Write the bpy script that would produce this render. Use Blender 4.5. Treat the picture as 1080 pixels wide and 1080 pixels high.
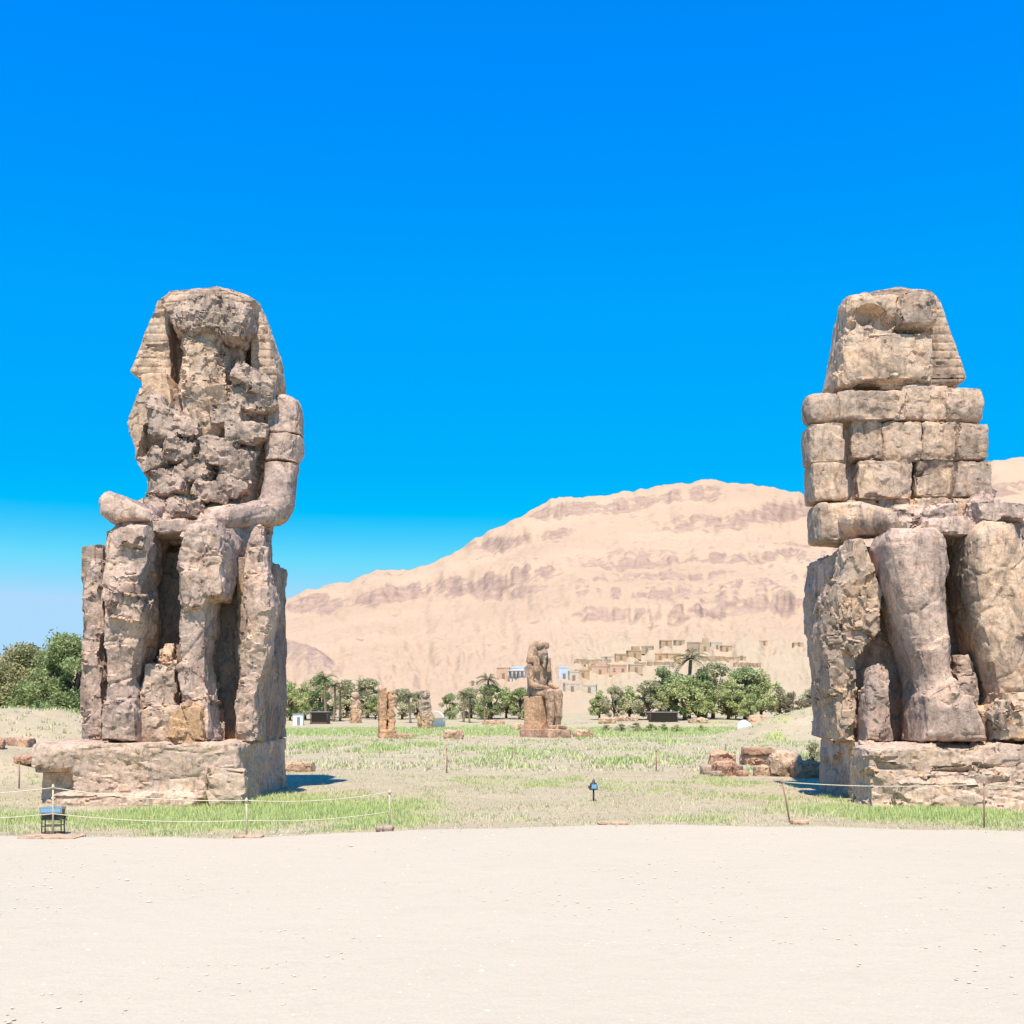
import bpy, math, random
import numpy as np
from mathutils import Vector, Matrix
random.seed(7); rng = np.random.default_rng(7)
for o in list(bpy.data.objects): bpy.data.objects.remove(o)
S = bpy.context.scene
COL = S.collection
R = math.radians
# ------------------------------------------------------------------ camera
FPX, HOR, CH = 1200.0, 748.0, 3.4      # focal length in photo pixels, horizon row, eye height
cam = bpy.data.cameras.new('camera'); camo = bpy.data.objects.new('camera', cam); COL.objects.link(camo)
camo.location = (0, 0, CH); camo.rotation_euler = (R(90), 0, 0)
cam.lens = 36 * FPX / 1080; cam.sensor_width = 36; cam.shift_y = (HOR - 540) / 1080
cam.clip_start = 0.1; cam.clip_end = 20000
S.camera = camo
# ------------------------------------------------------------------ light
SUN_EL, SUN_AZ = R(63), R(185)         # azimuth clockwise from +Y
W = bpy.data.worlds.new('World'); S.world = W; W.use_nodes = True
nt = W.node_tree; bg = nt.nodes['Background']
sky = nt.nodes.new('ShaderNodeTexSky'); sky.sky_type = 'NISHITA'; sky.sun_disc = False
sky.sun_elevation = SUN_EL; sky.sun_rotation = SUN_AZ; sky.altitude = 1500
sky.air_density = 0.85; sky.dust_density = 0.0; sky.ozone_density = 3.0
hs = nt.nodes.new('ShaderNodeHueSaturation'); hs.inputs['Saturation'].default_value = 1.55
hs.inputs['Hue'].default_value = 0.504; hs.inputs['Value'].default_value = 2.1
nt.links.new(sky.outputs[0], hs.inputs['Color']); cap = nt.nodes.new('ShaderNodeMix'); cap.data_type = 'RGBA'; cap.blend_type = 'DARKEN'; cap.inputs[0].default_value = 1
cap.inputs[7].default_value = (2.35, 3.9, 5.4, 1)      # keeps the horizon from burning out
tcw = nt.nodes.new('ShaderNodeTexCoord'); sep = nt.nodes.new('ShaderNodeSeparateXYZ'); nt.links.new(tcw.outputs['Generated'], sep.inputs[0])
rw = nt.nodes.new('ShaderNodeValToRGB'); nt.links.new(sep.outputs['Z'], rw.inputs[0]); el_ = rw.color_ramp.elements
while len(el_) < 6: el_.new(.5)
for e_, (p_, g_) in zip(el_, [(0, .98), (.06, .86), (.13, .68), (.2, .69), (.33, .92), (.55, 1)]): e_.position = p_; e_.color = (1, g_, 1, 1)
mt_ = nt.nodes.new('ShaderNodeMix'); mt_.data_type = 'RGBA'; mt_.blend_type = 'MULTIPLY'; mt_.inputs[0].default_value = 1
nt.links.new(hs.outputs[0], mt_.inputs[6]); nt.links.new(rw.outputs[0], mt_.inputs[7]); nt.links.new(mt_.outputs[2], cap.inputs[6]); nt.links.new(cap.outputs[2], bg.inputs['Color'])
bg.inputs['Strength'].default_value = 0.12
sl = bpy.data.lights.new('sun', 'SUN'); sl.energy = 5.0; sl.angle = R(0.5); sl.color = (1.0, 0.90, 0.76)
so = bpy.data.objects.new('sun', sl); COL.objects.link(so)
sd = Vector((math.sin(SUN_AZ) * math.cos(SUN_EL), math.cos(SUN_AZ) * math.cos(SUN_EL), math.sin(SUN_EL)))
so.rotation_euler = sd.to_track_quat('Z', 'Y').to_euler(); so.location = (-30, -30, 60)
S.view_settings.view_transform = 'Standard'; S.view_settings.look = 'None'
S.view_settings.exposure = 0.6; S.view_settings.gamma = 1.0

def at(px, py, Y):                      # where a feature of the place seen at (px, py) stands at distance Y
    return np.array([(px - 540) / FPX * Y, Y, CH + (HOR - py) / FPX * Y])

# ------------------------------------------------------------------ noise (numpy)
def hsh(i, j, k, s):
    with np.errstate(over='ignore'):
        h = (i.astype(np.uint32) * np.uint32(374761393) + j.astype(np.uint32) * np.uint32(668265263)
             + k.astype(np.uint32) * np.uint32(2147483647) + np.uint32((s * 974634777 + 12345) & 0xffffffff))
        h = (h ^ (h >> np.uint32(13))) * np.uint32(1274126177)
        h = (h ^ (h >> np.uint32(15))) * np.uint32(2246822519)
        h = h ^ (h >> np.uint32(16))
    return h.astype(np.float64) / 4294967295.0
def vnoise(P, s=0):
    I = np.floor(P).astype(np.int64); f = P - I; f = f * f * (3 - 2 * f)
    r = 0
    for a in (0, 1):
        for b in (0, 1):
            for c in (0, 1):
                w = (f[:, 0] if a else 1 - f[:, 0]) * (f[:, 1] if b else 1 - f[:, 1]) * (f[:, 2] if c else 1 - f[:, 2])
                r = r + w * hsh(I[:, 0] + a, I[:, 1] + b, I[:, 2] + c, s)
    return r * 2 - 1
def fbm(P, o=4, s=0):
    r = 0; a = 1; t = 0
    for q in range(o):
        r = r + a * vnoise(P * (2.03 ** q) + 17.3 * q, s + q); t += a; a *= 0.5
    return r / t
def voro(P, s=0):                       # F1, F2, cell facet value, cell random
    I = np.floor(P).astype(np.int64)
    n = len(P); F1 = np.full(n, 9.0); F2 = np.full(n, 9.0)
    fac = np.zeros(n); cr = np.zeros(n); cid = np.zeros(n, dtype=np.int64)
    for a in (-1, 0, 1):
        for b in (-1, 0, 1):
            for c in (-1, 0, 1):
                i, j, k = I[:, 0] + a, I[:, 1] + b, I[:, 2] + c
                C = np.stack([i + hsh(i, j, k, s), j + hsh(i, j, k, s + 1), k + hsh(i, j, k, s + 2)], 1)
                D = P - C; d = np.sqrt((D * D).sum(1))
                r = hsh(i, j, k, s + 3)
                g = (D[:, 0] * (hsh(i, j, k, s + 4) - .5) + D[:, 1] * (hsh(i, j, k, s + 5) - .5) + D[:, 2] * (hsh(i, j, k, s + 6) - .5)) * 2
                m = d < F1
                F2 = np.where(m, F1, np.minimum(F2, d)); F1 = np.where(m, d, F1)
                fac = np.where(m, g + (r - .5), fac); cr = np.where(m, r, cr); cid = np.where(m, (i * 73856093) ^ (j * 19349663) ^ (k * 83492791), cid)
    voro.cid = cid
    return F1, F2, fac, cr

# ------------------------------------------------------------------ mesh helpers
def mesh_np(name, V, F, mat=None, smooth=True, attrs=None):
    me = bpy.data.meshes.new(name)
    V = np.asarray(V, dtype=np.float32); 
    if isinstance(F, np.ndarray):
        k = F.shape[1]; nF = len(F)
        me.vertices.add(len(V)); me.vertices.foreach_set('co', V.ravel())
        me.loops.add(nF * k); me.loops.foreach_set('vertex_index', F.astype(np.int32).ravel())
        me.polygons.add(nF); me.polygons.foreach_set('loop_start', np.arange(0, nF * k, k, dtype=np.int32))
        me.polygons.foreach_set('loop_total', np.full(nF, k, dtype=np.int32))
    else:
        me.from_pydata(V.tolist(), [], F)
    me.update(calc_edges=True); me.validate()
    me.polygons.foreach_set('use_smooth', np.full(len(me.polygons), smooth, dtype=bool))
    if attrs:
        for an, av in attrs.items():
            a = me.attributes.new(an, 'FLOAT', 'POINT'); a.data.foreach_set('value', np.asarray(av, dtype=np.float32))
    if mat: me.materials.append(mat)
    return me
def link(name, me, parent=None, loc=(0, 0, 0), rot=(0, 0, 0)):
    o = bpy.data.objects.new(name, me); COL.objects.link(o); o.location = loc; o.rotation_euler = rot
    if parent: o.parent = parent
    return o
def thing(name, label, cat, loc=(0, 0, 0), rz=0, group=None):
    o = bpy.data.objects.new(name, None); COL.objects.link(o); o.location = loc; o.rotation_euler = (0, 0, rz)
    o.empty_display_size = 0.3
    return tag(o, label, cat, group)
def tag(o, label, cat, group=None):
    o['label'] = label; o['category'] = cat
    if group: o['group'] = group
    return o
class MB:                                # small mesh builder
    def __init__(s): s.v = []; s.f = []
    def box(s, c, h, rz=0, taper=1.0, jit=0):
        n = len(s.v); ca, sa = math.cos(rz), math.sin(rz)
        for z in (-1, 1):
            t = taper if z > 0 else 1
            for x, y in ((-1, -1), (1, -1), (1, 1), (-1, 1)):
                X, Y = x * h[0] * t, y * h[1] * t
                s.v.append((c[0] + X * ca - Y * sa + random.uniform(-jit, jit), c[1] + X * sa + Y * ca + random.uniform(-jit, jit), c[2] + z * h[2] + random.uniform(-jit, jit)))
        s.f += [tuple(n + i for i in q) for q in ((3, 2, 1, 0), (4, 5, 6, 7), (0, 1, 5, 4), (1, 2, 6, 5), (2, 3, 7, 6), (3, 0, 4, 7))]
    def tube(s, pts, rad, n=8, cap=True):
        base = len(s.v); pts = [Vector(p) for p in pts]
        if not hasattr(rad, '__len__'): rad = [rad] * len(pts)
        for i, p in enumerate(pts):
            d = (pts[min(i + 1, len(pts) - 1)] - pts[max(i - 1, 0)]).normalized()
            u = d.orthogonal().normalized() if abs(d.z) < .99 else Vector((1, 0, 0)); u = (u - d * u.dot(d)).normalized(); w = d.cross(u)
            for k in range(n):
                a = 2 * math.pi * k / n; q = p + (u * math.cos(a) + w * math.sin(a)) * rad[i]; s.v.append(tuple(q))
        for i in range(len(pts) - 1):
            for k in range(n):
                a = base + i * n + k; b = base + i * n + (k + 1) % n; s.f.append((a, b, b + n, a + n))
        if cap:
            s.f.append(tuple(base + k for k in reversed(range(n)))); s.f.append(tuple(base + (len(pts) - 1) * n + k for k in range(n)))
    def me(s, name, mat, smooth=False):
        return mesh_np(name, s.v, s.f, mat, smooth)

# ------------------------------------------------------------------ materials
def newmat(name, rough=0.9, spec=0.2):
    m = bpy.data.materials.new(name); m.use_nodes = True; b = m.node_tree.nodes['Principled BSDF']
    b.inputs['Roughness'].default_value = rough; b.inputs['Specular IOR Level'].default_value = spec
    return m, m.node_tree, b
def N(t, typ, **kw):
    n = t.nodes.new(typ)
    for k, v in kw.items(): setattr(n, k, v)
    return n
def noise(t, scale, detail=6, rough=.55, vec=None, dist=0):
    n = N(t, 'ShaderNodeTexNoise'); n.inputs['Scale'].default_value = scale; n.inputs['Detail'].default_value = detail
    n.inputs['Roughness'].default_value = rough; n.inputs['Distortion'].default_value = dist
    if vec: t.links.new(vec, n.inputs['Vector'])
    return n.outputs['Fac']
def ramp(t, fac, stops):
    r = N(t, 'ShaderNodeValToRGB'); e = r.color_ramp.elements
    while len(e) < len(stops): e.new(0.5)
    for x, (p, c) in zip(e, stops): x.position = p; x.color = (*c, 1) if len(c) == 3 else c
    t.links.new(fac, r.inputs[0]); return r.outputs[0]
def g3(v): return (v, v, v)
def mixc(t, fac, a, b, mode='MIX'):
    m = N(t, 'ShaderNodeMix', data_type='RGBA', blend_type=mode)
    if isinstance(fac, (int, float)): m.inputs[0].default_value = fac
    else: t.links.new(fac, m.inputs[0])
    for s_, v in ((m.inputs[6], a), (m.inputs[7], b)):
        if isinstance(v, tuple): s_.default_value = (*v, 1)
        else: t.links.new(v, s_)
    return m.outputs[2]
def coords(t, scale=(1, 1, 1)):
    tc = N(t, 'ShaderNodeTexCoord'); mp = N(t, 'ShaderNodeMapping'); mp.inputs['Scale'].default_value = scale
    t.links.new(tc.outputs['Object'], mp.inputs['Vector']); return mp.outputs[0]
def bump(t, b, h, strength, dist, prev=None):
    n = N(t, 'ShaderNodeBump'); n.inputs['Strength'].default_value = strength; n.inputs['Distance'].default_value = dist
    t.links.new(h, n.inputs['Height'])
    if prev: t.links.new(prev, n.inputs['Normal'])
    t.links.new(n.outputs[0], b.inputs['Normal']); return n.outputs[0]
def stone_mat(name, c1, c2, c3, c4, sc=1.0, vein=.28):
    m, t, b = newmat(name, .92, .15); v = coords(t)
    vs = coords(t, (1, 1, .35))
    big = noise(t, .45 * sc, 4, .6, v, .6); mid = noise(t, 1.6 * sc, 6, .65, v, .4); fine = noise(t, 9 * sc, 8, .7, v)
    c = mixc(t, ramp(t, big, [(.40, g3(0)), (.6, g3(1))]), c1, c2)
    c = mixc(t, ramp(t, mid, [(.52, g3(0)), (.66, g3(.85))]), c, c3)
    st = noise(t, 1.1 * sc, 5, .6, vs, 1.0)
    c = mixc(t, ramp(t, st, [(.50, g3(0)), (.66, g3(.8))]), c, c4)
    vc = N(t, 'ShaderNodeTexVoronoi'); vc.inputs['Scale'].default_value = .62 * sc; t.links.new(v, vc.inputs['Vector'])
    bw = N(t, 'ShaderNodeRGBToBW'); t.links.new(vc.outputs['Color'], bw.inputs[0])
    c = mixc(t, 1.0, c, ramp(t, bw.outputs[0], [(.2, (.84, .82, .80)), (.8, (1.14, 1.10, 1.04))]), 'MULTIPLY')
    gr_ = noise(t, 5 * sc, 8, .75, vs, .5)
    c = mixc(t, 1.0, c, ramp(t, gr_, [(.36, (.58, .55, .53)), (.5, g3(1))]), 'MULTIPLY')
    c = mixc(t, 1.0, c, ramp(t, fine, [(.25, g3(.6)), (.52, g3(.98)), (.8, g3(1.25))]), 'MULTIPLY')
    t.links.new(c, b.inputs['Base Color'])
    vo = N(t, 'ShaderNodeTexVoronoi', feature='DISTANCE_TO_EDGE'); vo.inputs['Scale'].default_value = .5 * sc
    wv = N(t, 'ShaderNodeVectorMath', operation='ADD'); nn = N(t, 'ShaderNodeTexNoise'); nn.inputs['Scale'].default_value = 1.5; nn.inputs['Detail'].default_value = 5
    t.links.new(v, nn.inputs['Vector']); t.links.new(v, wv.inputs[0]); t.links.new(nn.outputs['Color'], wv.inputs[1]); t.links.new(wv.outputs[0], vo.inputs['Vector'])
    cr = ramp(t, vo.outputs['Distance'], [(0, g3(0)), (.018, g3(1))])
    p = bump(t, b, cr, vein, .06)
    p = bump(t, b, noise(t, 2.6 * sc, 10, .66, v, .3), .55, .13, p)
    bump(t, b, noise(t, 16 * sc, 6, .7, v), .45, .03, p)
    return m
M = {}
M['stone_grey'] = stone_mat('weathered_quartzite', (.50, .405, .355), (.42, .355, .33), (.54, .41, .33), (.24, .195, .18))
M['stone_tan'] = stone_mat('tan_quartzite', (.55, .44, .345), (.44, .37, .315), (.58, .415, .29), (.25, .205, .175))
M['stone_rubble'] = stone_mat('broken_quartzite', (.48, .395, .35), (.38, .325, .285), (.54, .43, .345), (.21, .18, .165), 1.8)
M['stone_orange'] = stone_mat('orange_quartzite', (.57, .385, .24), (.50, .345, .225), (.50, .38, .28), (.38, .28, .20), 1.2)
M['stone_pale'] = stone_mat('pale_block', (.60, .46, .34), (.52, .40, .30), (.62, .44, .29), (.36, .28, .22))
M['stone_base'] = stone_mat('pedestal_quartzite', (.54, .44, .37), (.46, .39, .345), (.60, .45, .33), (.38, .31, .26))
M['stone_shaded'] = stone_mat('dark_pedestal_side', (.33, .27, .23), (.27, .235, .22), (.42, .31, .23), (.2, .18, .165))  # darker copy of the quartzite: shade of the throne sides put into its colour
M['stone_red'] = stone_mat('red_sandstone', (.50, .325, .24), (.53, .37, .28), (.56, .42, .32), (.30, .22, .18))

# ------------------------------------------------------------------ signed-distance sculpting
def surface_nets(D, lo, h):
    ins = D < 0
    nx, ny, nz = D.shape
    def sh(a, i, j, k): return a[i:nx - 1 + i, j:ny - 1 + j, k:nz - 1 + k]
    cnt = sum(sh(ins, i, j, k).astype(np.int8) for i in (0, 1) for j in (0, 1) for k in (0, 1))
    act = (cnt > 0) & (cnt < 8)
    idx = np.full(act.shape, -1, dtype=np.int64); A = np.argwhere(act); idx[act] = np.arange(len(A))
    cor = {}
    for i in (0, 1):
        for j in (0, 1):
            for k in (0, 1): cor[i, j, k] = D[A[:, 0] + i, A[:, 1] + j, A[:, 2] + k]
    P = np.zeros((len(A), 3)); c = np.zeros(len(A))
    for a in cor:
        for ax in range(3):
            if a[ax] == 0:
                b = list(a); b[ax] = 1; b = tuple(b)
                va, vb = cor[a], cor[b]; m = (va < 0) != (vb < 0)
                t = np.where(m, va / np.where(m, va - vb, 1), 0)
                q = np.tile(np.array(a, float), (len(A), 1)); q[:, ax] = t
                P += np.where(m[:, None], q, 0); c += m
    V = lo + h * (A + P / c[:, None])
    quads = []
    for ax in range(3):
        s0 = [slice(1, -1)] * 3; s0[ax] = slice(0, -1); s1 = list(s0); s1[ax] = slice(1, None)
        s0, s1 = tuple(s0), tuple(s1)
        # indexes of edges whose four neighbouring cells exist
        e = ins[s0] != ins[s1]; E = np.argwhere(e); off = np.array([1, 1, 1]); off[ax] = 0; E = E + off
        fl = ins[E[:, 0], E[:, 1], E[:, 2]]
        u, w = [(1, 2), (2, 0), (0, 1)][ax]
        def cell(du, dw):
            Q = E.copy(); Q[:, u] -= du; Q[:, w] -= dw; return idx[Q[:, 0], Q[:, 1], Q[:, 2]]
        q = np.stack([cell(1, 1), cell(0, 1), cell(0, 0), cell(1, 0)], 1)
        q[~fl] = q[~fl][:, ::-1]; quads.append(q)
    F = np.concatenate(quads); F = F[(F >= 0).all(1)]
    return V, F
def vnormals(V, F):
    n = np.cross(V[F[:, 2]] - V[F[:, 0]], V[F[:, 3]] - V[F[:, 1]])
    Nn = np.zeros_like(V)
    for k in range(4):
        for a in range(3): Nn[:, a] += np.bincount(F[:, k], n[:, a], len(V))
    return Nn / (np.linalg.norm(Nn, axis=1, keepdims=True) + 1e-12)
def fracture(V, Nn, Q, size, blend, off, seed):
    """flatten every fracture cell of the surface onto its own plane, so the stone breaks in flat faces"""
    _, _, _, cr = voro(Q / size, 13 + seed)
    key = voro.cid * 7 + (np.argmax(np.abs(Nn), 1) * 2 + (np.take_along_axis(Nn, np.argmax(np.abs(Nn), 1)[:, None], 1)[:, 0] > 0))
    _, inv = np.unique(key, return_inverse=True); inv = inv.ravel(); k = inv.max() + 1; cnt = np.bincount(inv, minlength=k)
    c = np.stack([np.bincount(inv, V[:, a], k) / cnt for a in range(3)], 1); nn = np.stack([np.bincount(inv, Nn[:, a], k) / cnt for a in range(3)], 1)
    L = np.linalg.norm(nn, axis=1, keepdims=True); nn = nn / (L + 1e-9)
    jit = np.random.default_rng(seed).normal(0, .10, nn.shape); nn = nn + jit; nn /= np.linalg.norm(nn, axis=1, keepdims=True)
    o = np.random.default_rng(seed + 1).uniform(-off, off, k)
    d = ((V - c[inv]) * nn[inv]).sum(1) - o[inv]
    w = blend * np.clip((L[inv, 0] - .55) / .25, 0, 1); d = np.clip(d, -2.2 * off - .12, 2.2 * off + .12)
    return V - nn[inv] * (d * w)[:, None]
class Sdf:
    """a solid sculpted from simple solids; every add/cut works on world coordinates"""
    def __init__(s): s.ops = []; s.lo = np.full(3, 1e9); s.hi = np.full(3, -1e9)
    def _bb(s, lo, hi): s.lo = np.minimum(s.lo, lo); s.hi = np.maximum(s.hi, hi)
    def cone(s, a, b, ra, rb, k=.15, sub=False, sq=(1, 1, 1)):
        a = np.array(a, float); b = np.array(b, float)
        if not sub: s._bb(np.minimum(a - ra, b - rb), np.maximum(a + ra, b + rb))
        sq = np.array(sq, float)
        def f(X, Y, Z):
            px, py, pz = (X - a[0]) * sq[0], (Y - a[1]) * sq[1], (Z - a[2]) * sq[2]; ba = (b - a) * sq
            h = np.clip((px * ba[0] + py * ba[1] + pz * ba[2]) / (ba @ ba + 1e-9), 0, 1)
            return np.sqrt((px - h * ba[0]) ** 2 + (py - h * ba[1]) ** 2 + (pz - h * ba[2]) ** 2) - (ra + (rb - ra) * h)
        s.ops.append((f, k, sub)); return s
    def ball(s, c, r, k=.15, sub=False):
        r = np.array(r if hasattr(r, '__len__') else (r, r, r), float); c = np.array(c, float)
        if not sub: s._bb(c - r, c + r)
        def f(X, Y, Z):
            q = np.sqrt(((X - c[0]) / r[0]) ** 2 + ((Y - c[1]) / r[1]) ** 2 + ((Z - c[2]) / r[2]) ** 2)
            return (q - 1) * r.min()
        s.ops.append((f, k, sub)); return s
    def box(s, c, h, r=.15, k=.0, sub=False, rot=None):
        c = np.array(c, float); h = np.array(h, float)
        e = np.linalg.norm(h) if rot is not None else h
        if not sub: s._bb(c - e, c + e)
        Rm = None if rot is None else np.array(Matrix.Rotation(rot[0], 3, 'X') @ Matrix.Rotation(rot[1], 3, 'Y') @ Matrix.Rotation(rot[2], 3, 'Z')).T
        def f(X, Y, Z):
            x, y, z = X - c[0], Y - c[1], Z - c[2]
            if Rm is not None: x, y, z = (Rm[i, 0] * x + Rm[i, 1] * y + Rm[i, 2] * z for i in range(3))
            x, y, z = np.abs(x) - h[0] + r, np.abs(y) - h[1] + r, np.abs(z) - h[2] + r
            return np.sqrt(np.maximum(x, 0) ** 2 + np.maximum(y, 0) ** 2 + np.maximum(z, 0) ** 2) + np.minimum(np.maximum(x, np.maximum(y, z)), 0) - r
        s.ops.append((f, k, sub)); return s
    def prism(s, poly, y0, y1, r=.2, k=.0, sub=False, lean=0.0):
        """polygon in X,Z extruded along Y; lean moves the front back per metre of height"""
        p = np.array(poly, float)
        if not sub: s._bb(np.array([p[:, 0].min(), min(y0, y1) - .2, p[:, 1].min()]), np.array([p[:, 0].max(), max(y0, y1) + abs(lean) * 8, p[:, 1].max()]))
        zc = p[:, 1].min()
        def f(X, Y, Z):
            x = np.broadcast_to(X, (X.shape[0], 1, Z.shape[2])); z = np.broadcast_to(Z, x.shape)
            d = np.full(x.shape, 1e18); sg = np.ones(x.shape)
            for i in range(len(p)):
                a, b = p[i], p[i - 1]; ex, ez = b - a; wx, wz = x - a[0], z - a[1]
                t = np.clip((wx * ex + wz * ez) / (ex * ex + ez * ez), 0, 1)
                d = np.minimum(d, (wx - ex * t) ** 2 + (wz - ez * t) ** 2)
                c1 = z >= a[1]; c2 = z < b[1]; c3 = ex * wz > ez * wx
                sg = np.where((c1 & c2 & c3) | (~c1 & ~c2 & ~c3), -sg, sg)
            d2 = sg * np.sqrt(d) + r
            dy = np.maximum(y0 + lean * (Z - zc) - Y, Y - y1) + r
            return np.sqrt(np.maximum(d2, 0) ** 2 + np.maximum(dy, 0) ** 2) + np.minimum(np.maximum(d2, dy), 0) - r
        s.ops.append((f, k, sub)); return s
    def mesh(s, name, mat, root=(0, 0, 0), h=.06, rough=(.12, .05, .02), scales=(1.1, .4, .12), lump=0., lump_s=.8, seed=0, crack=0., crack_s=1.6, zsq=1.0, stripes=0, parent=None, floor=None):
        pad = .25 + lump
        lo = s.lo - pad; n = np.ceil((s.hi + pad - lo) / h).astype(int) + 1
        X = (lo[0] + h * np.arange(n[0]))[:, None, None]; Y = (lo[1] + h * np.arange(n[1]))[None, :, None]; Z = (lo[2] + h * np.arange(n[2]))[None, None, :]
        X, Y, Z = X.astype(np.float32), Y.astype(np.float32), Z.astype(np.float32)
        D = np.full(tuple(n), 10., dtype=np.float32)
        for f, k, sub in s.ops:
            d = np.broadcast_to(f(X, Y, Z), D.shape).astype(np.float32)
            if sub: d = -d
            if k > 0:
                hh = np.maximum(k - np.abs(D - d), 0) / k
                D = (np.maximum(D, d) + hh * hh * k * .25) if sub else (np.minimum(D, d) - hh * hh * k * .25)
            else: D = np.maximum(D, d) if sub else np.minimum(D, d)
        V, F = surface_nets(D, lo, h)
        Nn = vnormals(V, F); Q = V * np.array([1, 1, zsq]) + seed * 13.7
        wq = Q + .14 * np.stack([fbm(Q * 1.3, 3, 51), fbm(Q * 1.3, 3, 61), fbm(Q * 1.3, 3, 71)], 1)
        dsp = np.zeros(len(V))
        if lump:
            F1, F2, fa, cr_ = voro(wq / lump_s, 3 + seed); dsp += lump * (np.sqrt(np.clip(1.0 - F1 * 1.15, 0, 1)) - .45 + .7 * (cr_ - .5)) * (1)
            F1, F2, fa, cr_ = voro(wq / (lump_s * .42), 33 + seed); dsp += .35 * lump * (np.clip(1.0 - F1, 0, 1) - .45)
        if lump: V = V + Nn * dsp[:, None]; dsp = 0 * dsp
        fb = min(1, .35 + rough[0] * 5)
        if rough[0]: V = fracture(V, Nn, wq, scales[0], fb * .9, rough[0] * .75, 13 + seed); Nn = vnormals(V, F)
        if rough[1]: V = fracture(V, Nn, wq, scales[1], fb * .85, rough[1] * .7, 23 + seed); Nn = vnormals(V, F)
        if rough[2]: dsp += rough[2] * fbm(Q / scales[2], 3, seed)
        if crack:
            F1, F2, _, _ = voro(wq / crack_s, 43 + seed); dsp -= crack * np.clip(1 - (F2 - F1) / .07, 0, 1)
        if stripes: dsp -= stripes * np.clip(1.6 * np.cos(V[:, 2] * 2 * np.pi / .34) - .6, 0, 1) * (Nn[:, 1] < -.5)
        V = V + Nn * dsp[:, None]
        if floor is not None: V[:, 2] = np.maximum(V[:, 2], floor)
        me = mesh_np(name, V - np.array(root), F, mat, True); me.set_sharp_from_angle(angle=R(28))
        return link(name, me, parent)

# ================================================================== TERRAIN
def sstep(a, b, x): t = np.clip((x - a) / (b - a), 0, 1); return t * t * (3 - 2 * t)
def gz(X, Y):
    X = np.asarray(X, float); Y = np.asarray(Y, float)
    z = 2.1 * sstep(195, 330, Y) + .004 * np.clip(Y - 330, 0, 1500)
    P = np.stack([X.ravel() / 9, Y.ravel() / 9, 0 * X.ravel()], 1)
    z = z + (.10 * fbm(P, 4, 5) * 1).reshape(X.shape) * sstep(33, 42, Y) * (1 + sstep(60, 140, Y) * 1.5)
    # pale bank left of the western colossus, rubble bank right
    e = np.exp(-(((X + 35.5) / 12) ** 2 + ((Y - 76) / 11) ** 2) ** 1.5) * 3.5
    e = e + np.exp(-(((X - 42) / 13) ** 2 + ((Y - 137) / 10) ** 2) ** 1.5) * 4.2
    e = e + np.exp(-(((X - 30) / 30) ** 2 + ((Y - 215) / 9) ** 2) ** 1.5) * .8
    e = e + np.exp(-(((X + 29) / 6.5) ** 4 + ((Y - 59) / 6) ** 4)) * 1.5
    P2 = np.stack([X.ravel() / 2.5, Y.ravel() / 2.5, 0 * X.ravel() + 3], 1)
    e = e * (1 + .13 * fbm(P2, 4, 9).reshape(X.shape))
    return z + e
def edge_y(X): return np.interp((np.asarray(X) / 32.0) * FPX + 540, [-400, 0, 80, 250, 400, 640, 850, 1080, 1500], [31.4, 31.3, 30.3, 30.2, 31.6, 33.6, 33.0, 31.5, 31.])
def green(X, Y):
    """how green the ground cover is (0 dry .. 1 lush)"""
    X = np.asarray(X, float); Y = np.asarray(Y, float); px = X / np.maximum(Y, 1) * FPX + 540; sh = X.shape
    n = fbm(np.stack([X.ravel() / 3.6, Y.ravel() / 9, 0 * X.ravel()], 1), 4, 77).reshape(sh)
    n2 = fbm(np.stack([X.ravel() / 9, Y.ravel() / 22, 0 * X.ravel() + 9], 1), 3, 87).reshape(sh)
    g = np.zeros(sh)
    g = np.maximum(g, 1.15 * np.exp(-((X + 8.6) / 5.5) ** 2 - ((Y - 38.5) / 5) ** 2))
    g = np.maximum(g, .95 * np.exp(-((X + 14) / 9) ** 4 - ((Y - 35.5) / 3.6) ** 2))
    g = np.maximum(g, 1.05 * np.exp(-((X - 14) / 5.5) ** 2 - ((Y - 37) / 3.5) ** 2))
    g = np.maximum(g, .4 * np.exp(-((X - 5) / 6) ** 2 - ((Y - 34.8) / 2) ** 2))
    g = g + .45 * n
    f = sstep(138, 146, Y + 5 * n2) * (1 - sstep(196, 205, Y)) * (.85 + .5 * n2) * sstep(255, 300, px)
    g = np.maximum(g, f)
    n4 = fbm(np.stack([X.ravel() / 1.6, Y.ravel() / 2.2, 0 * X.ravel() + 5], 1), 3, 97).reshape(sh)
    g = g + .55 * n4
    g = np.maximum(g, (.12) + .7 * n2 + 1.1 * n + .7 * n4 - .12 * (Y > 62))
    return np.clip(g, 0, 1) * sstep(-.4, .6, Y - edge_y(X))
m, t, b = newmat('dry_field_soil', .95, .1)
at_ = N(t, 'ShaderNodeAttribute', attribute_name='green'); v = coords(t)
n1 = noise(t, .35, 8, .65, v); n2 = noise(t, 2.2, 8, .7, v); n3 = noise(t, 14, 6, .7, v)
soil = mixc(t, ramp(t, n1, [(.4, g3(0)), (.62, g3(1))]), (.45, .40, .30), (.52, .46, .36))
soil = mixc(t, ramp(t, n2, [(.5, g3(0)), (.7, g3(.7))]), soil, (.35, .32, .20))
gr = mixc(t, ramp(t, n3, [(.35, g3(0)), (.65, g3(1))]), (.38, .44, .16), (.50, .54, .25))
ad = N(t, 'ShaderNodeMath', operation='ADD'); sb = N(t, 'ShaderNodeMath', operation='MULTIPLY_ADD'); sb.inputs[1].default_value = 1.3; sb.inputs[2].default_value = -.65
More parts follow.
